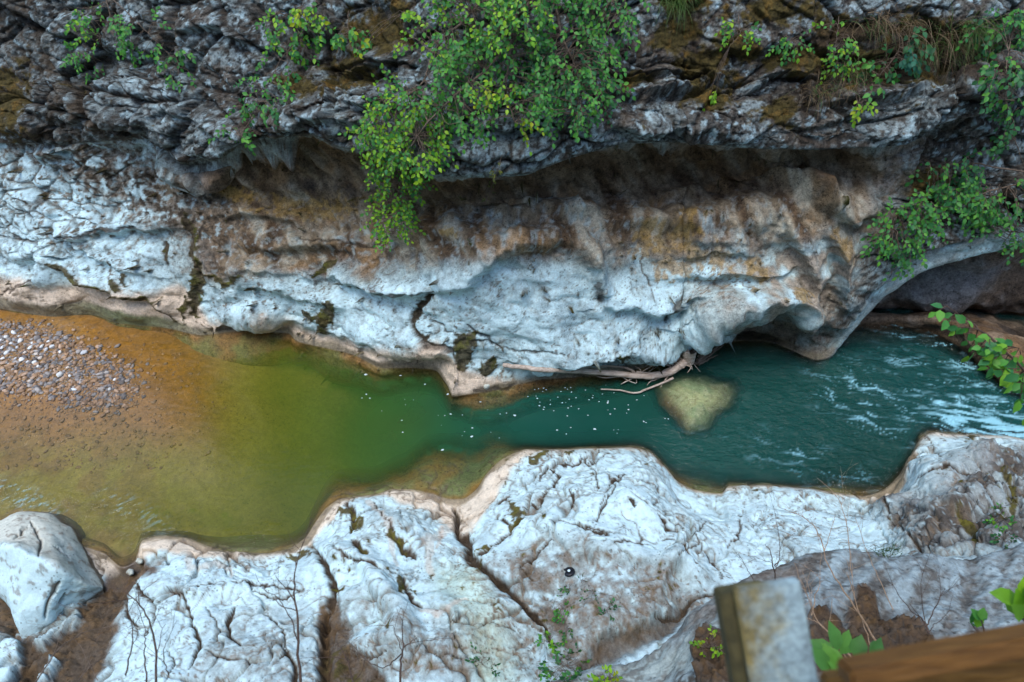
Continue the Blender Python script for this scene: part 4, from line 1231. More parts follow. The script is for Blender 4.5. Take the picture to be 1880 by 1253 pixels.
zb += .012 * fbm(X * 4, Y * 4, X * 0, 4, 151) + .010 * fbm(X * 14, Y * 14, X * 0, 3, 152) * sstep(-.8, -.1, zb)
Pr = np.stack([X, Y, zb], -1)
nm = fbm(X * 1.8, Y * 1.8, X * 0, 4, 153); nf = fbm(X * 7, Y * 7, X * 0, 4, 154); ns = fbm(X * 20, Y * 20, X * 0, 3, 155)
cr_ = np.empty(Pr.shape, np.float32)
cr_[:] = (0.31, 0.175, 0.055)
cr_ = mixc(cr_, (0.34, 0.155, 0.02), sstep(.05, -.10, zb) * sstep(-.3, -.12, zb) * .5)
alg = np.maximum(poly(bpx + 20 * nm, bpy_ + 20 * nf, [(-200, 560), (100, 575), (250, 610), (350, 630), (420, 690), (440, 770), (330, 740), (250, 680), (150, 640), (60, 600), (-200, 590)], 26),
                 poly(bpx + 20 * nm, bpy_ + 20 * nf, [(-200, 705), (100, 720), (180, 735), (160, 755), (60, 745), (-200, 740)], 16) * .9)
cr_ = mixc(cr_, (0.36, 0.17, 0.015), alg * sstep(-.5, .2, nf + .4 * ns) * .9)
cr_ = mixc(cr_, (0.38, 0.33, 0.04), sstep(-.15, -.5, zb) * .8)
cr_ = mixc(cr_, (0.40, 0.36, 0.05), sstep(760, 880, bpy_) * sstep(460, 250, bpx) * sstep(-.2, .3, nm) * .7)
cr_ = mixc(cr_, (0.17, 0.15, 0.13), sstep(.0, .04, zb) * sstep(-.2, .3, nf) * .7)
wetr = sstep(.05, .01, zb)
cr_ = cr_ * .74
bed = mesh_np('riverbed', Pr, grid_faces(NRV, NRU), M_BED, np.concatenate([np.clip(cr_, .01, .9), wetr[..., None] * .8], -1))
tag(bed, 'sandy orange brown river bed shelving into the deep pool', 'riverbed', kind='structure')
SURF.append(Pr.reshape(-1, 3))


# ------------------------------------------------------------------ boulders
def lump(name, outline, base_z, top, mat, colour_fn, prof=1.6, nr=60, na=150, amp=.05, label='', cat='boulder', centre=None, seed=0, tweak=None):
    """a boulder from its ground outline: rings shrink towards the top"""
    O = np.array(outline, float)
    c = O.mean(0) if centre is None else np.array(centre, float)
    seg = np.vstack([O, O[:1]])
    L = np.r_[0, np.cumsum(np.linalg.norm(np.diff(seg, axis=0), axis=1))]
    tt = np.linspace(0, L[-1], na, endpoint=False)
    ox, oy = np.interp(tt, L, seg[:, 0]), np.interp(tt, L, seg[:, 1])
    for _ in range(2):
        ox = (np.roll(ox, 1) + 2 * ox + np.roll(ox, -1)) / 4; oy = (np.roll(oy, 1) + 2 * oy + np.roll(oy, -1)) / 4
    ring = []
    for r in np.linspace(1.16, 0.0, nr):
        zz = base_z + (top - base_z) * (1 - min(r, 1) ** prof) ** .8 if r <= 1 else base_z - (r - 1) * 4
        qx, qy = c[0] + (ox - c[0]) * r, c[1] + (oy - c[1]) * r
        ring.append(at_z(qx, qy, np.full(na, zz)))
    Pq = np.stack(ring)
    Nq = np.cross(np.roll(Pq, -1, 1) - np.roll(Pq, 1, 1), np.gradient(Pq, axis=0))
    Nq /= np.linalg.norm(Nq, axis=-1, keepdims=True) + 1e-9
    if (Nq[..., 2]).mean() < 0:
        Nq = -Nq
    qx, qy, _ = project(Pq)
    a, b, d_ = Pq[..., 0], Pq[..., 1], Pq[..., 2]
    n1_, n2_ = fbm(a * 2, b * 2, d_ * 2, 4, 160 + seed), fbm(a * 9, b * 9, d_ * 9, 4, 161 + seed)
    dd = amp * n1_ + amp * .25 * n2_
    if tweak is not None:
        dd = dd + tweak(qx + 6 * n1_, qy + 6 * n2_)
    Pq2 = Pq + Nq * dd[..., None]
    base = Pq2[np.argmin(np.abs(np.linspace(1.16, 0, nr) - 1))].mean(0)
    colr = cool(colour_fn(qx + 8 * n1_, qy + 8 * n2_, n1_, n2_, d_))
    o = mesh_np(name, Pq2, grid_faces(nr, na, True), mat, np.concatenate([np.clip(colr, .01, .9), np.zeros(qx.shape + (1,))], -1), origin=base)
    tag(o, label, cat)
    SURF.append(Pq2.reshape(-1, 3))
    return o


def col_left(qx, qy, a, b, zz):
    c = np.empty(qx.shape + (3,), np.float32); c[:] = (0.66, 0.67, 0.67)
    c = mixc(c, (0.5, 0.5, 0.5), sstep(.0, .5, b) * .6)
    up = poly(qx, qy, [(-60, 1010), (0, 995), (60, 1010), (110, 1045), (150, 1075), (200, 1085), (230, 1040), (150, 900), (-60, 900)], 10)
    c = mixc(c, (0.68, 0.57, 0.46), up * .9)
    c = mixc(c, (0.40, 0.38, 0.36), poly(qx, qy, [(90, 970), (150, 1010), (175, 1070), (140, 1060), (105, 1010)], 12) * .7)
    c = mixc(c, (0.16, 0.11, 0.07), sstep(.4, .8, stroke(qx, qy, [(85, 1120), (92, 1090), (105, 1070)], 5)) * .8)
    c = mixc(c, (0.14, 0.1, 0.06), sstep(.10, .03, zz) * .9)
    return c


BST = [((-70, 985, 0), (-70, 1010, .55), (-70, 1060, .25)), ((-20, 975, 0), (-25, 1006, .65), (-20, 1075, .25)), ((8, 952, 0), (8, 1004, .80), (18, 1118, .22)), ((40, 939, 0), (48, 1018, .92), (42, 1174, .18)), ((90, 943, 0), (104, 1046, .82), (88, 1152, .15)),
       ((130, 970, 0), (138, 1064, .58), (124, 1116, .12)), ((165, 1030, 0), (168, 1078, .30), (160, 1098, .08)), ((190, 1072, 0), (190, 1079, .06), (189, 1086, .02))]
NBU = 200
bt = np.linspace(0, 7, NBU)


def bline(k, f=0.0):
    v = smooth_row([(i, *b_[k]) for i, b_ in enumerate(BST)], bt)
    return at_z(v[0], v[1], v[2] + f)


e_t = np.sin(np.pi * np.clip(bt / 7, 0, 1))[:, None] ** .5
r0, r1_, r2_ = bline(0), bline(1), bline(2)
up = np.array([0, 0, 1.0]) * e_t
Pq = loft([r0 + (0, .25, -.7), r0 + (0, .03, -.05), r0 * .62 + r1_ * .38 + up * .10, r0 * .25 + r1_ * .75 + up * .05, r1_, r1_ * .72 + r2_ * .28 + up * .02, r1_ * .3 + r2_ * .7 + up * .10, r2_ + (0, 0, -.02), r2_ + (0, -.12, -.5)], [6, 26, 26, 14, 14, 34, 30, 10])
Nq = grid_normals(Pq)
if Nq[..., 2].mean() < 0:
    Nq = -Nq
qx, qy, _ = project(Pq)
a_, b_, d_ = Pq[..., 0], Pq[..., 1], Pq[..., 2]
n1_, n2_ = fbm(a_ * 2.2, b_ * 2.2, d_ * 2.2, 4, 163), fbm(a_ * 9, b_ * 9, d_ * 9, 4, 164)
n0_ = fbm(a_ * 1.6, b_ * 1.6, d_ * 1.6, 3, 165)
crk = np.maximum.reduce([stroke(qx + 8 * n1_, qy + 8 * n2_, L_, w_) for L_, w_ in (([(84, 1130), (90, 1098), (108, 1070)], 5), ([(60, 960), (75, 990), (72, 1018)], 3), ([(20, 985), (40, 972), (52, 966)], 3), ([(100, 1000), (130, 1020)], 2.5), ([(108, 1110), (118, 1092)], 4))])
Pq2 = Pq + Nq * (.04 * n0_ + .035 * n1_ + .006 * n2_ - .05 * crk)[..., None]
bc = col_left(qx + 8 * n1_, qy + 8 * n2_, n1_, n2_, d_) * .88
bc = mixc(bc, (0.13, 0.09, 0.06), np.clip(crk, 0, 1) * .85)
bc = mixc(bc, (0.2, 0.15, 0.11), sstep(.2, .4, n2_) * .6)
bbase = r2_[NBU // 2]
big_b = mesh_np('boulder', Pq2, grid_faces(Pq.shape[0], NBU), M_BANK, np.concatenate([np.clip(cool(bc) * 1.12, .01, .9), np.zeros(qx.shape + (1,))], -1), origin=bbase)
tag(big_b, 'big pale ridged boulder at the river edge, lower left corner', 'boulder')
SURF.append(Pq2.reshape(-1, 3))


def col_sunk(qx, qy, a, b, zz):
    c = np.empty(qx.shape + (3,), np.float32); c[:] = (0.40, 0.40, 0.19)
    c = mixc(c, (0.24, 0.30, 0.15), sstep(-.15, .25, a) * .85)
    c = mixc(c, (0.2, 0.13, 0.07), np.exp(-(b / .05) ** 2) * sstep(0, .3, -a) * .7)
    c = mixc(c, (0.46, 0.43, 0.24), sstep(.0, .4, b) * .5)
    c = mixc(c, (0.26, 0.11, 0.035), poly(qx, qy, [(1185, 700), (1200, 700), (1250, 760), (1265, 800), (1230, 800), (1190, 740)], 10) * .85)
    return c


lump('boulder', [(1192, 702), (1215, 688), (1250, 681), (1300, 686), (1318, 698), (1346, 696), (1358, 720), (1345, 752), (1316, 768), (1300, 792), (1260, 802), (1240, 774), (1212, 748)], -.42, -.04, M_BANK, col_sunk, prof=2.6, seed=5, amp=.05,
     label='yellowish sunken boulder showing through the green water below the driftwood', cat='boulder')


def col_chock(qx, qy, a, b, zz):
    c = np.empty(qx.shape + (3,), np.float32); c[:] = (0.55, 0.48, 0.4)
    return mixc(c, (0.3, 0.2, 0.12), sstep(.1, .4, b) * .6)


lump('rock', [(880, 712), (882, 698), (895, 692), (906, 698), (905, 710), (892, 718)], -.05, .10, M_BANK, col_chock, nr=16, na=36, amp=.03, prof=3, seed=8, label='small pale angular rock at the tip of the pink rock point', cat='rock')
lump('rock', [(248, 1032), (252, 1024), (262, 1026), (264, 1034), (256, 1038)], .08, .135, M_BANK, col_chock, nr=12, na=28, amp=.02, prof=3, seed=9, label='small pinkish rock in the brown seep beside the white bank', cat='rock')
lump('rock', [(230, 1052), (236, 1044), (246, 1046), (247, 1055), (238, 1059)], .08, .135, M_BANK, col_chock, nr=12, na=28, amp=.02, prof=3, seed=10, label='small tan rock below the pinkish one, by the brown soil gully', cat='rock')

# ------------------------------------------------------------------ depth lookup of everything solid so far
CELL = 5
GX0, GY0, GW, GH = -240, -240, 480, 340
ALL = np.concatenate(SURF)
qx, qy, qd = project(ALL)
iu, iv = ((qx - GX0) / CELL).astype(int), ((qy - GY0) / CELL).astype(int)
ok = (qd > .3) & (iu >= 0) & (iu < GW) & (iv >= 0) & (iv < GH)
ZB = np.full((GH, GW), 99.0)
np.minimum.at(ZB, (iv[ok], iu[ok]), qd[ok])
for _ in range(6):
    m = ZB > 90
    if not m.any():
        break
    nbm = np.minimum.reduce([np.roll(ZB, 1, 0), np.roll(ZB, -1, 0), np.roll(ZB, 1, 1), np.roll(ZB, -1, 1)])
    ZB = np.where(m, nbm, ZB)


def surf_depth(px_, py_):
    u = np.clip(((np.asarray(px_) - GX0) / CELL).astype(int), 0, GW - 1)
    v = np.clip(((np.asarray(py_) - GY0) / CELL).astype(int), 0, GH - 1)
    return ZB[v, u]


def on(px_, py_, lift=0.0):
    """point on whatever stands at this place of the authoring view, pulled towards the camera by lift metres"""
    d = ray(px_, py_)
    t = surf_depth(px_, py_)
    ln = np.linalg.norm(d, axis=-1)
    return CAM + d * (t - lift / ln)[..., None] if np.ndim(t) else CAM + d * (t - lift / ln)


# ------------------------------------------------------------------ water
NWU, NWV = 760, 250
gx = np.linspace(-11.5, 10.5, NWU); gy = np.linspace(3.6, 10.0, NWV)
X, Y = np.meshgrid(gx, gy)
wpx, wpy, _ = project(np.stack([X, Y, np.zeros_like(X)], -1))
tz = surf_depth(wpx, wpy)
dray = ray(wpx, wpy)
hit = CAM[2] + dray[..., 2] * tz
depth = np.clip(-hit, 0, 3)
for _ in range(3):
    depth = (depth + np.roll(depth, 1, 0) + np.roll(depth, -1, 0) + np.roll(depth, 1, 1) + np.roll(depth, -1, 1)) / 5
rap = sstep(1150, 1450, wpx + .6 * (wpy - 700)) * sstep(560, 640, wpy)
WC = [(0, 650, .20, .13, .02), (0, 850, .13, .11, .016), (200, 850, .13, .12, .012), (250, 950, .11, .12, .015), (300, 700, .17, .12, .014), (430, 680, .14, .14, .016), (430, 800, .13, .14, .012), (400, 900, .12, .13, .01), (560, 740, .085, .125, .018), (550, 860, .08, .115, .016), (560, 930, .09, .11, .014),
      (700, 720, .04, .10, .025), (700, 820, .035, .095, .025), (850, 780, .017, .08, .045), (980, 760, .011, .07, .058), (1100, 790, .009, .062, .056), (1120, 700, .013, .06, .045), (1300, 780, .01, .06, .055), (1500, 750, .008, .055, .052), (1700, 700, .008, .058, .06), (1600, 880, .009, .045, .04), (1880, 760, .009, .07, .075)]
wcol = scatter_field(wpx, wpy, WC, 70) * np.array([.74, .86, .74])
cloud = fbm(X * .7, Y * .9, X * 0, 3, 171)
kk = lerp(1.3, 2.1, sstep(700, 1100, wpx))
alpha = 1 - np.exp(-depth * kk * (1 + .35 * cloud))
# waves: nearly flat in the pool, riffles to the left edge, rapids to the right
ripl = np.clip(.06 + 1.5 * rap + .9 * blob(wpx, wpy, 30, 925, 90, 40, 20) + .8 * blob(wpx, wpy, 230, 960, 150, 40, 25) + .25 * blob(wpx, wpy, 480, 985, 60, 22) + .35 * blob(wpx, wpy, 60, 800, 110, 26), 0, 1.3)
fl = math.radians(-14)
ux, uy = X * math.cos(fl) + Y * math.sin(fl), -X * math.sin(fl) + Y * math.cos(fl)
wob = .3 * fbm(X * 1.1, Y * 1.1, X * 0, 3, 173)
wz = rap * (.034 * fbm(ux * 1.6 + wob, uy * 3.4 + wob, X * 0, 4, 175) + .012 * fbm(ux * 5, uy * 9 + wob, X * 0, 3, 177))
arc_r = np.hypot(wpx - 20, (wpy - 690) * 1.35)
wz += .006 * np.sin(arc_r * .42) * blob(wpx, wpy, 70, 806, 100, 26)
riff = blob(wpx, wpy, 30, 925, 90, 40, 20) + .8 * blob(wpx, wpy, 250, 950, 150, 50, 20)
wz += riff * .010 * fbm((X + .6 * Y) * 1.6, (Y - .6 * X) * 7, X * 0, 3, 179)
# foam: thin strands drawn out along the flow, a churned patch on the right
st1 = fbm(ux * .9 + 1.5 * wob, uy * 3.6 + 2.2 * wob, X * 0, 4, 181)
st2 = fbm(ux * 2.2, uy * 4.5 + wob, X * 0, 4, 183)
st3 = fbm(ux * 2.6 + wob, uy * 13 + 3 * wob, X * 0, 4, 184)
act = np.maximum.reduce([blob(wpx, wpy, 1850, 770, 220, 80, 12), .8 * blob(wpx, wpy, 1730, 660, 150, 90, 35), .75 * blob(wpx, wpy, 1590, 740, 130, 70, 30), .5 * blob(wpx, wpy, 1480, 850, 200, 55, 18), .38 * blob(wpx, wpy, 1330, 810, 120, 45, 10)])
strand = np.exp(-(st1 / .045) ** 2) * sstep(-.25, .3, st2) * .8 + np.exp(-(st3 / .035) ** 2) * sstep(.0, .35, st2) * .7
foam = np.clip(strand * sstep(.12, .8, act) * .85, 0, .9)
churn = blob(wpx, wpy, 1820, 786, 110, 26, 14) + .9 * blob(wpx, wpy, 1895, 800, 70, 34, 15) + .5 * blob(wpx, wpy, 1760, 755, 70, 34, 20)
foam = np.clip(foam + sstep(.35, 1.15, churn * (.75 + 1.6 * st3 + .9 * st2)) * .75, 0, .9)
foam = np.clip(foam + .35 * np.exp(-(fbm((X + .6 * Y) * 1.4, (Y - .6 * X) * 9, X * 0, 3, 185) / .05) ** 2) * sstep(.3, .9, blob(wpx, wpy, 40, 912, 100, 30, 22) + .7 * blob(wpx, wpy, 250, 940, 120, 40, 28)), 0, .9)
wrgba = np.concatenate([np.clip(wcol, .004, .5), alpha[..., None]], -1)
Pw = np.stack([X, Y, wz], -1)
water = mesh_np('river_water', Pw, grid_faces(NWV, NWU), M_WATER, wrgba, extra={'foam': foam, 'ripple': ripl})
tag(water, 'clear river water, amber over gravel turning green then deep teal', 'river', kind='structure')

# ------------------------------------------------------------------ gravel bar and pebbles
def stone_mesh(name, seed, mat, col):
    r = np.random.default_rng(seed)
    th = np.linspace(0, np.pi, 6)[1:-1]; ph = np.linspace(0, 2 * np.pi, 8, endpoint=False)
    T, F_ = np.meshgrid(th, ph, indexing='ij')
    V = np.stack([np.sin(T) * np.cos(F_), np.sin(T) * np.sin(F_), np.cos(T)], -1)
    V = V * (1 + .16 * r.normal(size=T.shape))[..., None]
    V = np.concatenate([[[0, 0, 1.0]], V.reshape(-1, 3), [[0, 0, -1.0]]])
    f = []
    for k in range(8):
        f.append([0, 1 + k, 1 + (k + 1) % 8]); f.append([33, 25 + (k + 1) % 8, 25 + k])
    for a in range(3):
        for k in range(8):
            p, q = 1 + a * 8 + k, 1 + a * 8 + (k + 1) % 8
            f += [[p, p + 8, q + 8], [p, q + 8, q]]
    return V, np.array(f)


STONES = [stone_mesh('s', 300 + k, None, None) for k in range(6)]


def rand_in(polygon, n, rng=RNG):
    xs = [p[0] for p in polygon]; ys = [p[1] for p in polygon]
    out = np.zeros((0, 2))
    while len(out) < n:
        q = np.stack([rng.uniform(min(xs), max(xs), n * 2), rng.uniform(min(ys), max(ys), n * 2)], -1)
        m = poly(q[:, 0], q[:, 1], polygon, .5) > .5
        out = np.vstack([out, q[m]])
    return out[:n]


def bed_z(px_, py_):
    p = at_z(px_, py_, 0.0)
    i = np.clip(np.searchsorted(np.linspace(-11.5, 10.5, NRU), p[..., 0]), 1, NRU - 1)
    j = np.clip(np.searchsorted(np.linspace(3.6, 10.0, NRV), p[..., 1]), 1, NRV - 1)
    return np.stack([p[..., 0], p[..., 1], zb[j, i]], -1)


GRAVEL = [(-60, 592), (60, 598), (140, 628), (230, 660), (250, 705), (220, 745), (150, 742), (60, 724), (-60, 716)]
SHALLOW = [(-60, 575), (120, 590), (260, 615), (380, 655), (420, 720), (400, 810), (250, 850), (-60, 850)]
Vs, Fs, Cs, cnt = [], [], [], 0
pal = np.array([[.20, .19, .18], [.15, .14, .135], [.27, .25, .23], [.30, .19, .11], [.24, .15, .085], [.36, .25, .17], [.11, .10, .095], [.19, .12, .07]])
palw = np.array([[.30, .19, .09], [.27, .165, .08], [.25, .17, .09], [.33, .21, .10], [.22, .14, .075]])
for region, n, lo, hi, pl_ in ((GRAVEL, 3800, .012, .048, pal), (SHALLOW, 2400, .012, .036, palw)):
    q = rand_in(region, n)
    if region is GRAVEL:
        q = q + RNG.normal(size=q.shape) * (16, 9)
    if region is SHALLOW:
        q = q[RNG.random(len(q)) < np.clip(1.25 - np.hypot(q[:, 0] - 120, (q[:, 1] - 690) * 1.4) / 260, .12, 1)]
        n = len(q)
    b = bed_z(q[:, 0], q[:, 1])
    for k in range(n):
        V, F_ = STONES[k % 6]
        r = lo + (hi - lo) * RNG.random() ** 3.2
        a = RNG.uniform(0, 6.28)
        sx_, sy_, sz_ = r * RNG.uniform(.9, 1.5), r * RNG.uniform(.7, 1.0), r * (RNG.uniform(.4, .65) if region is GRAVEL else .3)
        v = V * (sx_, sy_, sz_)
        v = np.stack([v[:, 0] * math.cos(a) - v[:, 1] * math.sin(a), v[:, 0] * math.sin(a) + v[:, 1] * math.cos(a), v[:, 2]], -1) + b[k] + (0, 0, sz_ * .35)
        Vs.append(v); Fs.append(F_ + cnt); cnt += len(V)
        c = pl_[RNG.integers(len(pl_))] * RNG.uniform(.8, 1.35) * (1.02 if region is GRAVEL else .85)
        Cs.append(np.broadcast_to(np.r_[c, .35], (len(V), 4)))
gravel = mesh_np('gravel', np.concatenate(Vs), np.concatenate(Fs), M_STONE, np.concatenate(Cs))
tag(gravel, 'grey and orange gravel on the bar and under the shallow water', 'gravel', kind='stuff')

PALE = [(26, 612, 6), (12, 620, 5), (40, 628, 5), (70, 655, 5), (98, 640, 5), (88, 646, 5), (58, 642, 5), (112, 691, 7), (44, 664, 6), (77, 662, 5), (15, 650, 6), (156, 650, 6), (66, 669, 5), (54, 668, 4), (8, 661, 4), (48, 651, 4), (80, 640, 4), (33, 640, 4), (62, 633, 3.5), (22, 632, 4),
        (113, 650, 3.5), (50, 617, 4), (5, 640, 4), (30, 661, 3.5), (2, 626, 4), (18, 671, 3.5), (73, 676, 3.5), (126, 678, 3.5), (136, 716, 4.5), (12, 690, 4), (106, 637, 3.5), (36, 619, 3.5), (92, 631, 3), (-6, 652, 5), (-14, 632, 5), (26, 645, 3.5), (130, 692, 4), (200, 713, 4), (210, 697, 3.5), (56, 702, 3.5)]
pmats = []
for k in range(6):
    V, F_ = STONES[k]
    me_o = mesh_np('pebble', V, F_, M_STONE, np.broadcast_to(np.array([[.66, .70, .70, 0], [.6, .62, .60, 0], [.7, .72, .7, 0], [.56, .5, .43, 0], [.62, .66, .67, 0], [.5, .52, .53, 0]][k]), (len(V), 4)))
    pmats.append(me_o.data)
    bpy.data.objects.remove(me_o)
for k, (a_, b_, r_) in enumerate(PALE):
    p = bed_z(np.array([a_]), np.array([b_]))[0]
    rr = r_ * .0078
    o = bpy.data.objects.new('pebble', pmats[k % 6])
    o.location = [p[0], p[1], p[2] + rr * .5]
    o.rotation_euler = (RNG.uniform(-.2, .2), RNG.uniform(-.2, .2), RNG.uniform(0, 6.28))
    o.scale = (rr * RNG.uniform(1.0, 1.35), rr * RNG.uniform(.8, 1), rr * .65)
    link(o)
    lab = 'pale rounded pebble lying on the grey gravel bar'
    if (a_, b_) == (112, 691): lab = 'largest white pebble, alone on the lower side of the gravel bar'
    if (a_, b_) == (156, 650): lab = 'white pebble alone at the right side of the gravel bar'
    tag(o, lab, 'pebble', 'pale pebbles on the gravel bar')

# foam flecks drifting on the pool
Vs, Fs, cnt = [], [], 0
FL = rand_in([(640, 690), (830, 745), (1000, 705), (1240, 720), (1230, 800), (1000, 815), (830, 812), (700, 800)], 45)
FL = np.vstack([FL, rand_in([(960, 715), (1120, 705), (1160, 760), (1000, 770)], 35), [(945, 763), (1010, 743), (1092, 788), (866, 802), (990, 745), (812, 826), (867, 786), (822, 724), (672, 688), (735, 690), (780, 706)]])
for k, (a_, b_) in enumerate(FL):
    c = at_z(a_, b_, .006)
    r = RNG.uniform(.004, .010) if k < 80 else RNG.uniform(.010, .018)
    ang = np.linspace(0, 2 * np.pi, 8, endpoint=False)
    rr = r * (1 + .3 * RNG.normal(size=8))
    ring = np.stack([np.cos(ang) * rr * 1.5, np.sin(ang) * rr, np.zeros(8)], -1) + c
    Vs.append(np.vstack([ring, [c + (0, 0, r * .4)]]))
    Fs.append(np.array([[i, (i + 1) % 8, 8] for i in range(8)]) + cnt); cnt += 9
M_FOAM = plain_material('white_foam', (0.4, 0.52, 0.55), (0.6, 0.7, 0.72), 60)
tag(mesh_np('foam_flecks', np.concatenate(Vs), np.concatenate(Fs), M_FOAM), 'white flecks of foam drifting on the calm teal pool', 'foam', kind='stuff')


# ------------------------------------------------------------------ driftwood
def wpt(px_, py_, z_):
    return at_z(px_, py_, z_)


def wl_pts(L):
    return np.array([wpt(*p) for p in L])


base = wpt(1100, 688, 0.1)
drift = empty('driftwood_branch', base, label='long weathered driftwood branch lodged along the far shore with tangled roots', cat='driftwood')
T = Tubes().add(curve_pts(np.array([on(925, 671, .07), on(960, 675, .08), on(990, 679, .10), wpt(1060, 682, .30), wpt(1125, 686, .22), wpt(1180, 691, .15), wpt(1200, 691, .13)]), 30, .004), .038, .054, 9, .06)
T.build('limb', M_DRIFT, drift, base)
T = Tubes().add(curve_pts(wl_pts([(1168, 686, .12), (1195, 690, .13), (1228, 684, .16), (1250, 670, .22), (1268, 657, .28)]), 22, .003), .05, .075, 10, .05)
T.add(curve_pts(wl_pts([(1170, 690, .12), (1150, 676, .16), (1100, 672, .17), (1060, 676, .16)]), 14, .005), .028, .008, 7, .08)
T.build('root', M_DRIFT, drift, base)
for L, r0, r1 in [([(1165, 684, .14), (1160, 695, .1), (1150, 700, .08), (1140, 706, .05)], .022, .006), ([(1150, 690, .12), (1110, 694, .1), (1085, 686, .1)], .014, .004),
                  ([(1162, 692, .1), (1170, 688, .16), (1176, 680, .2), (1165, 672, .22)], .02, .005), ([(1230, 685, .12), (1220, 700, .06), (1212, 712, .03)], .014, .004), ([(1222, 690, .1), (1196, 700, .05), (1188, 708, .02)], .012, .004),
                  ([(1130, 686, .14), (1165, 704, .08), (1168, 696, .1)], .01, .003)]:
    Tubes().add(curve_pts(wl_pts(L), 12, .003), r0, r1, 6, .08).build('twig', M_DRIFT, drift, base)
T = Tubes()
for k in range(34):
    a = RNG.uniform(0, 1)
    st = np.array([1262 - 30 * a + RNG.normal() * 4, 660 + 14 * a + RNG.normal() * 3, .24 - .08 * a])
    en = st + [RNG.uniform(-75, 30), RNG.uniform(-16, 26), RNG.uniform(-.16, .12)]
    mid = (st + en) / 2 + [RNG.normal() * 8, RNG.uniform(-16, 2), .05]
    T.add(curve_pts(wl_pts([st, mid, en]), 10, .002), .014, .004, 5)
T.build('rootlets', M_DRIFT, drift, base)
b2_ = wpt(1160, 720, .05)
T = Tubes().add(curve_pts(wl_pts([(1103, 715, .06), (1140, 717, .05), (1165, 722, .05), (1190, 714, .06), (1222, 701, .08), (1236, 694, .1)]), 22, .002), .011, .022, 7, .05)
tag(T.build('stick', M_DRIFT, None, b2_), 'thin bent stick reaching over the green water below the driftwood', 'stick')
b3_ = wpt(1266, 655, .3)
T = Tubes().add(curve_pts(wl_pts([(1264, 664, .2), (1265, 652, .36), (1267, 641, .5)]), 8, .002), .10, .115, 12, .05)
stump = T.build('log', M_DRIFT, None, b3_)
tag(stump, 'short pale barkless log end wedged under the rock above the driftwood roots', 'log')
b4_ = wpt(1300, 650, .1)
T = Tubes()
for L in ([(1275, 668, .12), (1300, 655, .1), (1328, 634, .08)], [(1280, 662, .15), (1305, 645, .15), (1330, 630, .12)], [(1282, 670, .1), (1296, 662, .08), (1318, 652, .02)], [(1283, 655, .2), (1300, 640, .2), (1322, 628, .18)]):
    T.add(curve_pts(wl_pts(L), 12, .006), .03, .008, 6, .1)
tag(T.build('root_bundle', M_BARK, None, b4_), 'dark brown bundle of roots trailing right from the driftwood under the alcove', 'roots')

# ------------------------------------------------------------------ leaves
LV = np.array([[0, 0, 0], [-.36, .30, .08], [0, .32, 0], [.36, .30, .08], [-.34, .62, .05], [0, .66, -.03], [.34, .62, .05], [0, 1, -.12]])
LF = np.array([[0, 2, 1], [0, 3, 2], [1, 2, 5], [1, 5, 4], [2, 3, 6], [2, 6, 5], [4, 5, 7], [5, 6, 7]])
GREENS = {
    'mid': [(.05, .20, .035), (.065, .24, .036), (.04, .165, .035), (.09, .27, .03), (.03, .14, .04)],
    'bright': [(.14, .33, .02), (.19, .38, .018), (.11, .27, .025), (.13, .30, .02), (.23, .40, .02)],
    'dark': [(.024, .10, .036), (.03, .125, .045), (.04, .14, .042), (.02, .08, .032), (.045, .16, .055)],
    'yellow': [(.26, .33, .012), (.20, .30, .015), (.30, .36, .015)],
    'brown': [(.12, .085, .035), (.09, .07, .025)],
}


class Leaves:
    def __init__(self):
        self.items = []          # position, axis, normal, length, width, colour

    def add(self, p, ax, nr, ln, wd, c):
        self.items.append((np.array(p, float), np.array(ax, float), np.array(nr, float), ln, wd, c))

    def frames(self):
        p = np.array([i[0] for i in self.items]); a = np.array([i[1] for i in self.items]); n = np.array([i[2] for i in self.items])
        a /= np.linalg.norm(a, axis=1, keepdims=True) + 1e-9
        sd = np.cross(a, n); sd /= np.linalg.norm(sd, axis=1, keepdims=True) + 1e-9
        n = np.cross(sd, a)
        return p, a, sd, n, np.array([i[3] for i in self.items]), np.array([i[4] for i in self.items]), np.array([i[5] for i in self.items])

    def build(self, parent, origin, single=300):
        """the foremost leaves as single parts, the others as one mass of foliage"""
        p, a, sd, n, L, W, C = self.frames()
        q = p + a * L[:, None] * .5
        _, _, dep_ = project(q)
        order = np.argsort(dep_ - L * 2)
        one, rest = order[:single], order[single:]
        key = {}
        for i in one:
            c = tuple(np.round(C[i], 3))
            if c not in key:
                me_o = mesh_np('leaf', LV, LF, M_LEAF, np.broadcast_to(np.r_[c, 1], (8, 4)))
                key[c] = me_o.data
                bpy.data.objects.remove(me_o)
            o = bpy.data.objects.new('leaf', key[c])
            M = Matrix(((sd[i, 0] * W[i], a[i, 0] * L[i], n[i, 0] * L[i], p[i, 0] - origin[0]), (sd[i, 1] * W[i], a[i, 1] * L[i], n[i, 1] * L[i], p[i, 1] - origin[1]),
                        (sd[i, 2] * W[i], a[i, 2] * L[i], n[i, 2] * L[i], p[i, 2] - origin[2]), (0, 0, 0, 1)))
            link(o, parent)
            o.matrix_local = M
        if len(rest):
            V = (p[rest][:, None] + LV[None, :, 0:1] * (sd[rest] * W[rest][:, None])[:, None] + LV[None, :, 1:2] * (a[rest] * L[rest][:, None])[:, None]
                 + LV[None, :, 2:3] * (n[rest] * L[rest][:, None])[:, None])
            F_ = (LF[None] + 8 * np.arange(len(rest))[:, None, None]).reshape(-1, 3)
            cc_ = np.repeat(np.c_[C[rest], np.ones(len(rest))], 8, 0)
            o = mesh_np('foliage', V.reshape(-1, 3), F_, M_LEAF, cc_, parent=parent, origin=origin)
            if single and len(rest) > 0 and single >= 300:
                o['kind'] = 'stuff'


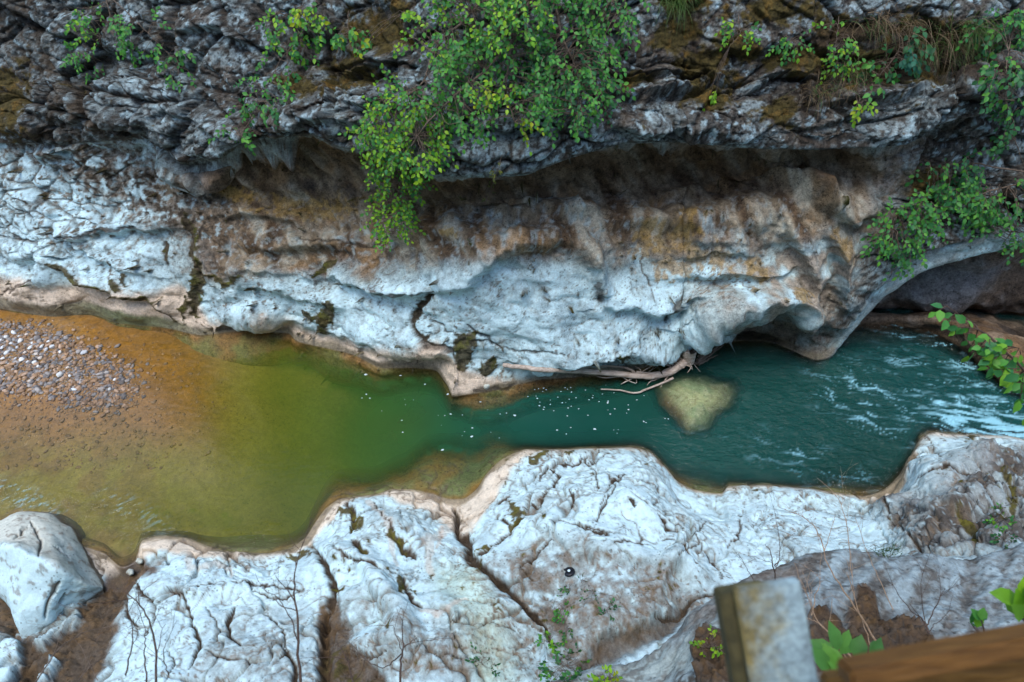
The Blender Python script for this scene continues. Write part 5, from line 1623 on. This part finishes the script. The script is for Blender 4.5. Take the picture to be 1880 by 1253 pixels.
def unit(v):
    return np.asarray(v, float) / (np.linalg.norm(v) + 1e-9)


def spray(Lv, Tb, start, direction, length, n, leaf, colours, droop=.35, jitter=.3, width=.8, tw=.004, face=(0, -.75, .65)):
    """one leafy twig: alternate leaves on a drooping stem"""
    d = unit(direction)
    pts = [np.array(start, float)]
    for k in range(n):
        d = unit(d + np.array([0, 0, -droop / n]) + RNG.normal(size=3) * .08)
        pts.append(pts[-1] + d * length / n)
    pts = np.array(pts)
    if Tb is not None:
        Tb.add(pts, tw, tw * .4, 4)
    for k in range(1, n + 1):
        t = unit(pts[k] - pts[k - 1])
        nr = unit(np.array(face) + RNG.normal(size=3) * jitter)
        s_ = unit(np.cross(t, nr)) * (1 if k % 2 else -1)
        ax = unit(t * .75 + s_ * (.8 if k < n else .1) + RNG.normal(size=3) * .2 + (0, 0, -.18))
        c = colours[RNG.integers(len(colours))]
        ln = leaf * RNG.uniform(.6, 1.15)
        Lv.add(pts[k], ax, nr, ln, ln * width, c)
    return pts


def shrub(name, label, cat, regions, limbs, leaf, single=300, lift=(.05, .4), limb_r=.012, group=None, mat=None, droop=.5, base=None, length=(.16, .34), per=(4, 8), out=.45):
    """regions: (polygon, number of twigs, colour list, lift range); limbs: px polylines with a lift"""
    base = on(*limbs[0][0][:2], .02) if base is None else base
    root = empty(name, base, label=label, cat=cat, group=group)
    Lv, Tb = Leaves(), Tubes()
    nodes = []
    for L in limbs:
        c = np.array([on(p[0], p[1], p[2]) for p in L])
        cp = curve_pts(c, 18, .006)
        Tb.add(cp, limb_r, limb_r * .3, 6, .05)
        nodes.append(cp)
    nodes = np.concatenate(nodes)
    for polygon, n, cols, lf in regions:
        q = rand_in(polygon, n)
        for a_, b_ in q:
            st = on(a_, b_, RNG.uniform(*lf))
            j = np.argmin(np.linalg.norm(nodes - st, axis=1))
            frm = unit(st - nodes[j])
            Tb.add(curve_pts([nodes[j], (nodes[j] + st) / 2 + RNG.normal(size=3) * .03 + (0, 0, .03), st], 6), min(.005, limb_r * .6), min(.003, limb_r * .4), 4)
            d = unit(frm * .6 + np.array([0, -out, -.25]) + RNG.normal(size=3) * .35)
            spray(Lv, Tb, st, d, RNG.uniform(*length), int(RNG.integers(*per)), leaf, cols, droop)
    Tb.build('branch', mat or M_BARK, root, base)
    Lv.build(root, base, single)
    return root


G = GREENS
# the big hanging shrub in the middle
shrub('leafy_shrub', 'big bright green shrub hanging over the cliff edge, top centre', 'shrub',
      [([(800, -60), (1060, -60), (1120, 60), (1120, 150), (1080, 225), (1020, 225), (960, 205), (860, 240), (770, 235), (740, 170), (790, 120), (800, 30)], 450, G['mid'] + G['mid'][:2], (.1, .6)),
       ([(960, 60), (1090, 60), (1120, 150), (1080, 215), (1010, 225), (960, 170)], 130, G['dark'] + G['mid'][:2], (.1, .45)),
       ([(760, 10), (860, -10), (880, 60), (800, 110), (750, 90)], 45, G['mid'] + G['bright'], (.1, .5)),
       ([(662, 195), (740, 155), (830, 190), (820, 265), (740, 300), (690, 290), (660, 240)], 190, G['mid'] + G['bright'], (.1, .45)),
       ([(695, 290), (790, 265), (770, 330), (755, 380), (695, 375), (685, 330)], 100, G['bright'] + G['mid'], (.25, .6)),
       ([(695, 370), (755, 360), (738, 425), (712, 440), (692, 410)], 52, G['bright'] + G['mid'][:3], (.3, .6)),
       ([(850, 150), (940, 140), (950, 165), (870, 175)], 13, G['yellow'] + G['bright'], (.4, .65)),
       ([(930, 215), (965, 210), (960, 235), (945, 240)], 6, G['yellow'] + G['bright'], (.2, .4)),
       ([(1100, -20), (1170, -20), (1168, 45), (1130, 50), (1110, 20)], 26, G['mid'], (.2, .5)),
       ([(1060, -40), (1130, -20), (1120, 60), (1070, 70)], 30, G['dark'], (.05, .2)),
       ([(900, -60), (1000, -60), (1000, 60), (900, 90)], 60, G['mid'] + G['bright'], (.5, .8))],
      [[(1000, -60, .05), (960, 30, .3), (900, 120, .4), (820, 190, .4), (760, 260, .35), (735, 340, .4), (722, 430, .4)], [(1010, -50, .05), (1030, 60, .3), (1060, 140, .3), (1060, 210, .25)], [(940, -60, .05), (860, 30, .3), (800, 90, .3), (770, 160, .3), (690, 215, .25)],
       [(1040, -60, .05), (1110, -10, .3), (1150, 30, .3)], [(980, -40, .05), (940, 80, .45), (930, 170, .4), (945, 225, .3)]], .070, 300, length=(.18, .36), limb_r=.02)

shrub('leafy_shrub', 'small feathery shrub growing on the dark cliff at the upper left', 'shrub',
      [([(120, 10), (180, 15), (185, 75), (150, 70)], 16, G['mid'] + G['bright'][:2], (.05, .25)), ([(200, 20), (290, 35), (300, 100), (215, 95)], 26, G['mid'], (.05, .25)),
       ([(125, 88), (190, 95), (188, 140), (135, 130)], 14, G['mid'], (.05, .2)), ([(285, 75), (350, 95), (345, 150), (290, 145)], 16, G['mid'] + G['dark'][:1], (.05, .2)), ([(160, 0), (190, 0), (190, 20), (170, 20)], 4, G['mid'], (.05, .2))],
      [[(190, -20, .02), (200, 40, .1), (160, 110, .1)], [(190, -20, .02), (260, 50, .1), (330, 120, .1)]], .075, 300, limb_r=.007, length=(.12, .25))
shrub('leafy_shrub', 'loose trailing shrub left of the big hanging shrub, reaching down the grey blocks', 'shrub',
      [([(480, 25), (590, 5), (600, 70), (550, 125), (490, 110)], 46, G['mid'] + G['bright'][:2], (.05, .3)), ([(430, 150), (540, 125), (525, 200), (435, 215)], 34, G['mid'] + G['dark'][:2], (.05, .2)), ([(400, 225), (460, 235), (458, 262), (412, 258)], 9, G['mid'], (.03, .15)),
       ([(530, 15), (580, 8), (580, 25), (540, 35)], 8, G['yellow'] + G['bright'], (.2, .35))],
      [[(590, -20, .02), (560, 50, .15), (510, 120, .12), (470, 200, .1), (440, 250, .08)], [(590, -20, .02), (530, 30, .15)]], .078, 300, limb_r=.008, length=(.12, .25))
shrub('leafy_shrub', 'little sprig of leaves on mossy rock just left of the big hanging shrub', 'shrub',
      [([(612, 45), (670, 40), (675, 95), (650, 100), (615, 80)], 18, G['mid'] + G['yellow'][:1], (.03, .2)), ([(725, 10), (745, 10), (745, 28), (728, 28)], 4, G['bright'], (.03, .1))],
      [[(640, 20, .02), (640, 60, .08), (655, 95, .08)]], .08, 300, limb_r=.006, length=(.1, .2))
shrub('leafy_shrub', 'dense green shrub over the rock arch at the right edge', 'shrub',
      [([(1600, 440), (1620, 390), (1690, 365), (1740, 375), (1720, 420), (1680, 440), (1640, 465)], 80, G['mid'], (.1, .45)), ([(1690, 300), (1760, 280), (1810, 300), (1800, 370), (1720, 370)], 60, G['mid'] + G['dark'], (.1, .4)),
       ([(1740, 330), (1830, 350), (1830, 400), (1760, 400)], 60, G['mid'], (.2, .5)), ([(1820, 340), (1930, 310), (1930, 460), (1830, 455), (1800, 400)], 90, G['dark'] + G['mid'], (.15, .5)), ([(1640, 440), (1690, 430), (1680, 490), (1645, 485)], 18, G['dark'] + G['mid'], (.05, .25))],
      [[(1920, 330, .05), (1820, 350, .3), (1740, 390, .3), (1640, 420, .3)], [(1920, 350, .05), (1870, 410, .3), (1840, 450, .3)], [(1900, 320, .05), (1780, 300, .25), (1710, 310, .2)]], .085, 300, limb_r=.014)
shrub('climbing_plant', 'tall leafy trailing plant hanging down the right edge of the cliff', 'plant',
      [([(1790, 30), (1890, 20), (1895, 130), (1850, 140), (1800, 100)], 70, G['dark'] + G['mid'], (.1, .4)), ([(1820, 130), (1870, 130), (1870, 230), (1850, 275), (1828, 260), (1840, 190)], 40, G['mid'] + G['dark'], (.1, .35)), ([(1850, 10), (1890, 0), (1890, 60), (1860, 60)], 10, G['mid'] + G['bright'][:1], (.2, .4))],
      [[(1900, -20, .05), (1860, 60, .3), (1845, 150, .3), (1848, 240, .3), (1800, 320, .2)], [(1848, 200, .3), (1870, 280, .3), (1890, 320, .25)]], .085, 300, limb_r=.009)
for lab, reg, limb, lf in [
    ('fern like plant with large blue green leaves among dry grass, upper right', [([(1640, 55), (1690, 40), (1695, 130), (1665, 135), (1640, 100)], 16, G['dark'], (.05, .25)), ([(1565, 130), (1640, 95), (1650, 150), (1590, 170)], 20, G['mid'] + G['dark'], (.05, .25)), ([(1650, 100), (1675, 90), (1680, 125), (1660, 128)], 8, [(.02, .10, .06), (.025, .12, .07)], (.15, .3))], [[(1640, 40, .02), (1650, 90, .12), (1600, 155, .12)]], .095),
    ('yellow green weed on the soil left of the fern like plant', [([(1500, 45), (1560, 40), (1570, 90), (1545, 130), (1510, 100)], 24, G['bright'][:3] + G['mid'], (.03, .2)), ([(1518, 90), (1560, 90), (1550, 130), (1520, 130)], 9, G['yellow'] + G['bright'], (.08, .2))], [[(1540, 30, .02), (1535, 80, .1), (1530, 125, .1)]], .07),
    ('low weed on the brown moss, third from the fern like plant', [([(1420, 62), (1480, 52), (1482, 92), (1430, 95)], 18, G['mid'] + G['bright'][:1], (.03, .15))], [[(1450, 45, .02), (1455, 75, .08)]], .065),
    ('small pale weed on mossy grey rock right of the big hanging shrub', [([(1330, 45), (1380, 32), (1385, 65), (1335, 90)], 16, G['mid'] + G['bright'], (.03, .15)), ([(1300, 165), (1320, 160), (1318, 188), (1300, 186)], 5, G['bright'], (.02, .08))], [[(1355, 25, .02), (1358, 60, .08), (1340, 85, .06)]], .065),
    ('short sprig with yellowish leaves dangling below the soil, upper right', [([(1560, 180), (1595, 175), (1592, 212), (1572, 205)], 7, G['yellow'] + G['bright'], (.05, .2))], [[(1575, 165, .02), (1580, 190, .1), (1583, 220, .08)]], .08),
]:
    shrub('weed', lab, 'weed', reg, limb, lf, 300, limb_r=.005, length=(.1, .22), per=(3, 6))
shrub('climbing_plant', 'thin dangling vine with tiny leaves below the jutting rock block', 'vine',
      [([(912, 296), (926, 296), (914, 326), (904, 345), (892, 372), (884, 366), (898, 335)], 22, [(.10, .12, .02), (.07, .09, .02)], (.2, .32))], [[(922, 285, .05), (912, 320, .28), (890, 380, .28)]], .035, 300, limb_r=.003, length=(.03, .07), per=(2, 4))
# plants of the near bank
LOWP = [
    ('tiny dark green rosette right of the black disc on white rock', [(1062, 1058), (1076, 1058), (1074, 1074), (1062, 1074)], 4, G['dark'], .035), ('small sprig just below the black disc', [(1035, 1070), (1056, 1068), (1056, 1085), (1038, 1088)], 5, G['dark'] + G['mid'][:1], .04),
    ('two leafed seedling on white rock below the disc, right of centre', [(1080, 1084), (1094, 1082), (1092, 1104), (1080, 1100)], 6, G['dark'], .04), ('dark sprig on grey rock above a brown stain, right of the seedling', [(1108, 1108), (1124, 1106), (1122, 1130), (1108, 1126)], 7, G['dark'], .045),
    ('soft green weed in the brown hollow left of the seedling', [(1010, 1095), (1048, 1092), (1050, 1130), (1022, 1130)], 14, G['mid'], .05), ('green weed hugging the long cleft near the bottom', [(990, 1165), (1022, 1160), (1022, 1190), (996, 1192)], 14, G['mid'] + G['bright'][:1], .055),
    ('leafy weed halfway down the brown crevice', [(1028, 1145), (1048, 1142), (1048, 1165), (1030, 1165)], 9, G['dark'] + G['mid'], .045),
    ('thick dark green clump of weeds at the bottom edge, in the crevice', [(1000, 1212), (1060, 1190), (1075, 1215), (1050, 1262), (1000, 1262)], 46, G['dark'] + G['mid'], .055), ('yellow green weed at the bottom edge right of the dark clump', [(1096, 1236), (1130, 1226), (1140, 1262), (1095, 1262)], 20, G['bright'] + G['yellow'][:1], .05),
    ('trailing weed on the grey rock left of the long cleft, bottom edge', [(858, 1196), (880, 1196), (912, 1220), (905, 1235), (870, 1215)], 14, G['dark'], .045), ('yellow green cushion of weed beside the tilted post', [(1282, 1180), (1310, 1168), (1326, 1190), (1290, 1206)], 22, G['yellow'][:1] + G['bright'], .04),
    ('bright weed on the dark fractured rock at the right edge', [(1815, 935), (1855, 930), (1852, 960), (1820, 965)], 20, G['bright'][2:4] + G['mid'], .05), ('dull green fern on dark rock below the bright weed', [(1832, 975), (1856, 970), (1858, 1004), (1836, 1004)], 14, G['dark'], .05),
]
for lab, pg, n, cols, lf in LOWP:
    cx_, cy_ = np.mean([p[0] for p in pg]), np.mean([p[1] for p in pg])
    shrub('weed', lab, 'weed', [(pg, n, cols, (.01, .09))], [[(cx_, cy_ + 8, 0), (cx_, cy_, .05), (cx_ + 4, cy_ - 5, .06)]], lf, 300, limb_r=.003, length=(.05, .11), per=(3, 6), droop=.1, out=.1)


# plants nearer to the camera: placed on rays at a chosen distance
def near(px_, py_, dist):
    d = ray(px_, py_)
    return CAM + unit(d) * dist


base = near(1930, 740, 5.6)
root = empty('leafy_branch', base, label='bright leafy branch reaching in from the right edge over the rapids', cat='branch')
Lv, Tb = Leaves(), Tubes()
stem = curve_pts([base, near(1880, 680, 5.4), near(1820, 625, 5.3), near(1780, 590, 5.3), near(1738, 562, 5.2)], 20, .003)
Tb.add(stem, .010, .003, 6)
BR = G['mid'] + G['bright'][2:4]
for k, n_, ln in ((19, 3, .14), (17, 3, .13), (14, 4, .2), (12, 5, .24), (10, 6, .28), (9, 5, .26), (7, 7, .30), (5, 7, .34), (4, 7, .3), (2, 7, .32)):
    for sgn in (-1, 1):
        if k > 15 and sgn > 0:
            continue
        d = unit(np.array([-.3 + .5 * sgn * .6, -.2, -.55 * (sgn > 0) + .25 * (sgn < 0)]) + RNG.normal(size=3) * .2)
        spray(Lv, Tb, stem[k], d, ln * .62, max(3, n_ - 2), .082, BR, .5, .35, .85, .004, (0, -.6, .8))
for _ in range(8):
    a_, b_ = rand_in([(1840, 640), (1890, 615), (1900, 690), (1865, 680)], 1)[0]
    spray(Lv, Tb, near(a_, b_, RNG.uniform(5.1, 5.6)), RNG.normal(size=3) + (-.5, 0, -.5), .14, 4, .082, BR, .5, .35, .85, .003, (0, -.6, .8))
Tb.build('branch', M_TWIG, root, base)
Lv.build(root, base, 300)

for lab, cen, dist, n_, rad, lf, cols in [('broad leaved plant between the tilted post and the wooden rail', (1550, 1225), 3.4, 13, 46, .13, [(.06, .18, .03), (.09, .24, .03), (.05, .15, .03)]), ('tuft of pointed bright leaves at the right edge above the rail', (1885, 1120), 3.6, 14, 26, .12, G['bright']),
                                          ('little leafy shoot just above the wooden rail, far right', (1795, 1142), 3.8, 6, 14, .07, G['mid'] + G['bright'][:1])]:
    base = near(cen[0], cen[1] + 60, dist + .1)
    root = empty('broad_leaved_plant', base, label=lab, cat='plant')
    Lv, Tb = Leaves(), Tubes()
    for k in range(n_):
        a = RNG.uniform(0, 6.28); r = rad * math.sqrt(RNG.random())
        tip = near(cen[0] + r * math.cos(a) * 1.4, cen[1] + r * math.sin(a) * .8, dist + RNG.uniform(-.1, .2))
        Tb.add(curve_pts([base, (base + tip) / 2 + (0, 0, .04), tip], 7), .004, .002, 4)
        Lv.add(tip, unit(tip - base) + RNG.normal(size=3) * .5, unit(np.array([0, -.5, .85]) + RNG.normal(size=3) * .3), lf * RNG.uniform(.7, 1.1), lf * .75, cols[k % len(cols)])
    Tb.build('stem', M_TWIG, root, base)
    Lv.build(root, base, 300)


# ------------------------------------------------------------------ grass
def tuft(label, px_, py_, n, length, cols, spread=30, droop=1.0, lean=(0, -.5, .35), group=None, lift=.02):
    Vs, Fs, Cs, cnt = [], [], [], 0
    base = on(px_, py_, lift)
    for k in range(n):
        a_, b_ = px_ + RNG.normal() * spread, py_ + RNG.normal() * spread * .45
        p = on(a_, b_, lift)
        d = unit(np.array(lean) + RNG.normal(size=3) * .35)
        L = length * RNG.uniform(.5, 1.15)
        sd = unit(np.cross(d, RNG.normal(size=3))) * .004
        pts = []
        for q in range(6):
            pts += [p + sd * (1 - q / 5.5), p - sd * (1 - q / 5.5)]
            d = unit(d + (0, 0, -droop * .32) + RNG.normal(size=3) * .05)
            p = p + d * L / 5
        Vs.append(np.array(pts))
        Fs.append(np.array([[2 * q, 2 * q + 1, 2 * q + 3, 2 * q + 2] for q in range(5)]) + cnt); cnt += 12
        Cs.append(np.broadcast_to(np.r_[np.array(cols[RNG.integers(len(cols))]) * RNG.uniform(.7, 1.2), 1], (12, 4)))
    o = mesh_np('grass_tuft', np.concatenate(Vs), np.concatenate(Fs), M_LEAF, np.concatenate(Cs), origin=base)
    return tag(o, label, 'grass', group)


DRY = [(.16, .11, .06), (.12, .085, .045), (.20, .15, .09), (.10, .075, .03)]
GRN = [(.05, .11, .025), (.07, .13, .03), (.09, .13, .035)]
tuft('green grass tuft hanging at the top edge right of the big shrub', 1242, 0, 170, .42, GRN, 14)
tuft('dry brown grass hanging above the fern like plant, upper right', 1620, 40, 200, .45, DRY + GRN[:1], 34)
tuft('mixed green and straw grass tuft left of the fern like plant', 1555, 130, 190, .42, DRY + GRN, 22)
tuft('large straw coloured grass mat drooping right of the fern like plant', 1740, 75, 420, .6, DRY * 2 + GRN, 42)
tuft('dark green grass tuft beside the tall trailing plant', 1800, 50, 170, .5, GRN, 16)
tuft('thin straw grass hanging over the soil edge, lowest of the dry tufts', 1512, 165, 120, .34, DRY + GRN[:1], 20)
tuft('low green grass on the crest of the grey ledge', 1632, 1016, 70, .16, [(.03, .07, .02), (.05, .09, .025)], 16, .6, (0, .1, .9))


# ------------------------------------------------------------------ bare twigs
def twig_tree(Tb, p, d, L, r, depth, bend=.25):
    n = 6
    pts = [np.array(p, float)]
    for k in range(n):
        d = unit(d + RNG.normal(size=3) * bend * .5)
        pts.append(pts[-1] + d * L / n)
    Tb.add(np.array(pts), r, r * .45, 5)
    if depth > 0:
        for k in range(2 + (RNG.random() < .5)):
            i = RNG.integers(2, n + 1)
            twig_tree(Tb, pts[i], unit(d + RNG.normal(size=3) * .55), L * RNG.uniform(.45, .75), r * .5, depth - 1, bend)


def bare_shrub(label, stems, mat, group=None):
    base = stems[0][0][0]
    root = empty('bare_shrub', base, label=label, cat='shrub', group=group)
    for pts, r, side in stems:
        Tb = Tubes()
        cp = curve_pts(pts, 16, .003)
        r = r * .72
        Tb.add(cp, r, r * .35, 6)
        for k in range(side):
            i = RNG.integers(4, 15)
            t = unit(cp[i] - cp[i - 1])
            twig_tree(Tb, cp[i], unit(t + RNG.normal(size=3) * .5), RNG.uniform(.12, .32), r * .4, 1)
        Tb.build('stem', mat, root, base)


def n3(L):
    return [near(*p) for p in L]


bare_shrub('bare brown twigs rising from the mossy clump behind the post', [
    (n3([(1610, 1180, 5.9), (1560, 1100, 5.7), (1520, 1040, 5.6), (1512, 1008, 5.6)]), .010, 0), (n3([(1514, 1012, 5.6), (1500, 975, 5.6), (1478, 952, 5.6), (1440, 935, 5.6)]), .006, 4), (n3([(1514, 1012, 5.6), (1530, 960, 5.6), (1534, 945, 5.6)]), .004, 1),
    (n3([(1600, 1190, 5.9), (1570, 1100, 5.8), (1555, 1050, 5.7)]), .007, 3), (n3([(1565, 1060, 5.7), (1553, 960, 5.6), (1535, 910, 5.6), (1500, 878, 5.6)]), .0045, 3), (n3([(1640, 1120, 5.9), (1600, 1030, 5.8), (1570, 950, 5.7)]), .0045, 3)], M_PALETWIG)
bare_shrub('thin dark upright twigs left of the tilted post, against the white rock', [
    (n3([(1425, 1075, 5.8), (1420, 1040, 5.7), (1415, 1015, 5.7), (1405, 1000, 5.7)]), .008, 2), (n3([(1424, 1050, 5.7), (1432, 1010, 5.7), (1427, 970, 5.7), (1424, 942, 5.7)]), .005, 3), (n3([(1395, 1090, 5.8), (1375, 1050, 5.8), (1355, 1015, 5.7)]), .005, 2), (n3([(1422, 1040, 5.7), (1440, 1020, 5.7)]), .006, 1)], M_TWIG)
bare_shrub('small dark leafless shrub low on the ledge above the rail', [(n3([(1705, 1165, 5.2), (1695, 1140, 5.2), (1670, 1120, 5.2)]), .010, 3), (n3([(1700, 1150, 5.2), (1720, 1110, 5.2), (1735, 1080, 5.2)]), .006, 3), (n3([(1705, 1160, 5.2), (1745, 1120, 5.2)]), .004, 2)], M_TWIG)
bare_shrub('tangle of dry twigs just right of the tilted post', [(n3([(1580, 1230, 4.6), (1540, 1180, 4.6), (1500, 1140, 4.6), (1488, 1105, 4.6)]), .008, 4), (n3([(1560, 1215, 4.6), (1510, 1150, 4.6), (1470, 1130, 4.6)]), .005, 3), (n3([(1490, 1130, 4.6), (1500, 1085, 4.6), (1508, 1060, 4.6)]), .005, 2)], M_PALETWIG)
bare_shrub('tall blurred dark stem standing before the white bank, left of the brown gap', [(n3([(556, 1300, 4.2), (548, 1180, 4.3), (541, 1090, 4.4), (543, 1030, 4.4)]), .012, 3), (n3([(548, 1180, 4.3), (520, 1110, 4.4), (480, 1080, 4.4)]), .005, 2)], M_TWIG)
bare_shrub('fine dark stems crossing the white rock right of the brown soil gully', [(n3([(286, 1300, 4.2), (284, 1180, 4.3), (262, 1120, 4.4), (228, 1085, 4.4)]), .009, 3), (n3([(270, 1260, 4.2), (265, 1190, 4.3), (268, 1150, 4.3)]), .006, 2), (n3([(230, 1240, 4.4), (243, 1170, 4.4), (232, 1110, 4.4)]), .006, 3), (n3([(310, 1240, 4.3), (300, 1200, 4.3), (325, 1140, 4.4)]), .004, 3)], M_TWIG)
bare_shrub('pale arching stalks over the brown soil gully, lower left corner', [(n3([(60, 1260, 4.6), (110, 1190, 4.7), (160, 1160, 4.8), (215, 1150, 4.8)]), .006, 2), (n3([(110, 1300, 4.5), (160, 1230, 4.6), (200, 1200, 4.7)]), .005, 2), (n3([(180, 1250, 4.6), (150, 1190, 4.7), (130, 1170, 4.7)]), .003, 2)], M_BARK)
bare_shrub('dark brown forked stems over the grey rock at the bottom edge', [(n3([(735, 1300, 4.4), (736, 1220, 4.4), (740, 1190, 4.5), (738, 1150, 4.5)]), .011, 2), (n3([(738, 1200, 4.5), (700, 1225, 4.4), (640, 1190, 4.5)]), .006, 2), (n3([(740, 1190, 4.5), (765, 1170, 4.5)]), .006, 1), (n3([(655, 1300, 4.3), (640, 1220, 4.4), (620, 1180, 4.5)]), .008, 2)], M_TWIG)

# ------------------------------------------------------------------ small black disc on the bank
p0 = on(1045, 1050, .012)
nrm = unit(np.cross(on(1062, 1050) - on(1030, 1050), on(1046, 1036) - on(1046, 1066)))
if nrm[2] < 0:
    nrm = -nrm
M_BLACK = plain_material('black_plastic', (0.006, 0.008, 0.012), (0.014, 0.016, 0.02), 30, rough=.35, bump=.05)
M_HUB = plain_material('pale_hub', (0.55, 0.72, 0.78), (0.65, 0.8, 0.85), 30, rough=.4, bump=.05)
ang = np.linspace(0, 2 * np.pi, 41)[:-1]
R_ = np.full(40, .068)
notch = np.abs((np.degrees(ang) - 175 + 180) % 360 - 180)
R_ = np.where(notch < 34, .068 - .034 * (1 - notch / 34), R_)
R_[np.argmin(np.abs(np.degrees(ang) - 140))] = .080
rot = Vector(nrm).to_track_quat('Z', 'Y').to_matrix()
xa = unit(np.array([1, 0, 0]) - nrm * nrm[0]); ya = np.cross(nrm, xa)
rings = []
for rr, hh in ((1.0, -.012), (1.0, .006), (.93, .012), (.5, .016), (.2, .017), (.02, .017)):
    rings.append(p0 + np.outer(np.cos(ang) * R_ * rr, xa) + np.outer(np.sin(ang) * R_ * rr, ya) + nrm * hh)
disc = mesh_np('disc', np.concatenate(rings), grid_faces(6, 40, True), M_BLACK, origin=p0)
tag(disc, 'small black disc with a notched rim and pale centre on the white bank', 'disc')
rings = []
for rr, hh in ((.0175, .012), (.0175, .022), (.012, .026), (.0005, .027)):
    rings.append(p0 + np.outer(np.cos(ang) * rr, xa) + np.outer(np.sin(ang) * rr, ya) + nrm * hh)
mesh_np('hub', np.concatenate(rings), grid_faces(4, 40, True), M_HUB, parent=disc, origin=p0)


# ------------------------------------------------------------------ railing in the foreground
def box_obj(name, corner, ax, ay, az, mat, parent=None, bevel=.004):
    """box from a corner with three edge vectors"""
    import bmesh
    bm = bmesh.new()
    cen = corner + (ax + ay + az) / 2
    vs = []
    for i in (0, 1):
        for j in (0, 1):
            for k in (0, 1):
                vs.append(bm.verts.new(Vector(corner + ax * i + ay * j + az * k - cen)))
    for f in ((0, 1, 3, 2), (4, 6, 7, 5), (0, 4, 5, 1), (2, 3, 7, 6), (0, 2, 6, 4), (1, 5, 7, 3)):
        bm.faces.new([vs[i] for i in f])
    bmesh.ops.recalc_face_normals(bm, faces=bm.faces)
    bmesh.ops.bevel(bm, geom=list(bm.edges), offset=bevel, segments=2, affect='EDGES')
    me = bpy.data.meshes.new(name)
    bm.to_mesh(me); bm.free()
    me.materials.append(mat)
    o = bpy.data.objects.new(name, me)
    o.location = [float(v) for v in cen]
    return link(o, parent)


def post_material():
    m, t, out = new_mat('weathered_grey_paint')
    tc = nd(t, 'ShaderNodeTexCoord')
    sp = nd(t, 'ShaderNodeSeparateXYZ')
    t.links.new(tc.outputs['Object'], sp.inputs[0])
    a = noise(t, tc.outputs['Object'], 14, 8, .7); b = noise(t, tc.outputs['Object'], 60, 6, .75); c = noise(t, tc.outputs['Object'], 6, 5, .6)
    # algae grows up one edge
    k = mnode(t, 'MULTIPLY_ADD', sp.outputs[0], -13.0, -.42)
    k = mnode(t, 'ADD', k, mnode(t, 'MULTIPLY_ADD', a, 3.2, -1.6))
    k = mnode(t, 'ADD', k, mnode(t, 'MULTIPLY_ADD', c, 1.6, -.75), clamp=True)
    mx = nd(t, 'ShaderNodeMix', data_type='RGBA')
    mx.inputs[6].default_value = (.22, .31, .33, 1); mx.inputs[7].default_value = (.15, .125, .045, 1)
    t.links.new(k, mx.inputs[0])
    v = mnode(t, 'MULTIPLY_ADD', b, 2.6, -.3)
    v = mnode(t, 'MAXIMUM', mnode(t, 'MULTIPLY', v, mnode(t, 'MULTIPLY_ADD', a, 1.4, .3)), .3)
    vm = nd(t, 'ShaderNodeVectorMath', operation='SCALE')
    t.links.new(mx.outputs[2], vm.inputs[0]); t.links.new(v, vm.inputs['Scale'])
    bs = nd(t, 'ShaderNodeBsdfPrincipled')
    bs.inputs['Roughness'].default_value = .6
    t.links.new(vm.outputs[0], bs.inputs['Base Color'])
    t.links.new(bs.outputs[0], out.inputs[0])
    return m


M_POST = post_material()
M_WOOD = plain_material('brown_stained_wood', (0.09, 0.042, 0.010), (0.17, 0.082, 0.019), 10, rough=.6, stretch=(.6, 9, 9), bump=.5)
FWD = np.array([0, CP, -SP])


def at_d(px_, py_, dep_):
    return CAM + ray(px_, py_) * dep_


D0 = 1.25
c0 = at_d(1349, 1083, D0); c1_ = at_d(1469, 1065, D0); c2_ = at_d(1420, 1400, D0 - .03)
ex = c1_ - c0
ey = unit(c2_ - c0); ey = unit(ey - ex * (ex @ ey) / (ex @ ex)) * .75
ez = at_d(1322, 1094, D0 + .03) - c0
post = empty('railing_post', c0 + ex / 2 + ey / 2, label='weathered grey railing post with algae stains in the foreground', cat='post')
M_SHADED_SIDE = plain_material('shaded_olive_timber', (0.035, 0.033, 0.014), (0.085, 0.075, 0.03), 22, rough=.8, bump=.3)  # shade of the post's left side painted in as dark olive
for nm_, o in (('front_board', box_obj('front_board', c0, ex, ey, FWD * .022, M_POST)), ('back_board', box_obj('back_board', at_d(1321, 1094, D0 + .026), unit(ex) * .095, ey, FWD * .05, M_SHADED_SIDE))):
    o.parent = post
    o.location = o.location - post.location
u0, u1 = at_d(1532, 1206, 1.02), at_d(1900, 1136, 1.06)
ax_ = unit(u1 - u0) * 2.2
vv = unit(np.cross(ax_, FWD))
if vv[2] > 0:
    vv = -vv
rail_base = u0 + ax_ * .5
rail = empty('wooden_handrail', rail_base, label='brown wooden handrail of two planks in the lower right corner', cat='handrail')
r1_ = box_obj('plank', u0, ax_, vv * .030, FWD * -.05, M_WOOD, None, .005)
M_WOOD2 = plain_material('yellowish_brown_wood', (0.075, 0.038, 0.008), (0.16, 0.085, 0.018), 10, rough=.6, stretch=(.6, 9, 9), bump=.5)
l0 = at_d(1518, 1250, 1.13)
r2_ = box_obj('plank', l0, unit(at_d(1900, 1186, 1.17) - l0) * 2.2, vv * .18, FWD * .035, M_WOOD2, None, .005)
for o in (r1_, r2_):
    o.parent = rail
    o.location = o.location - rail.location
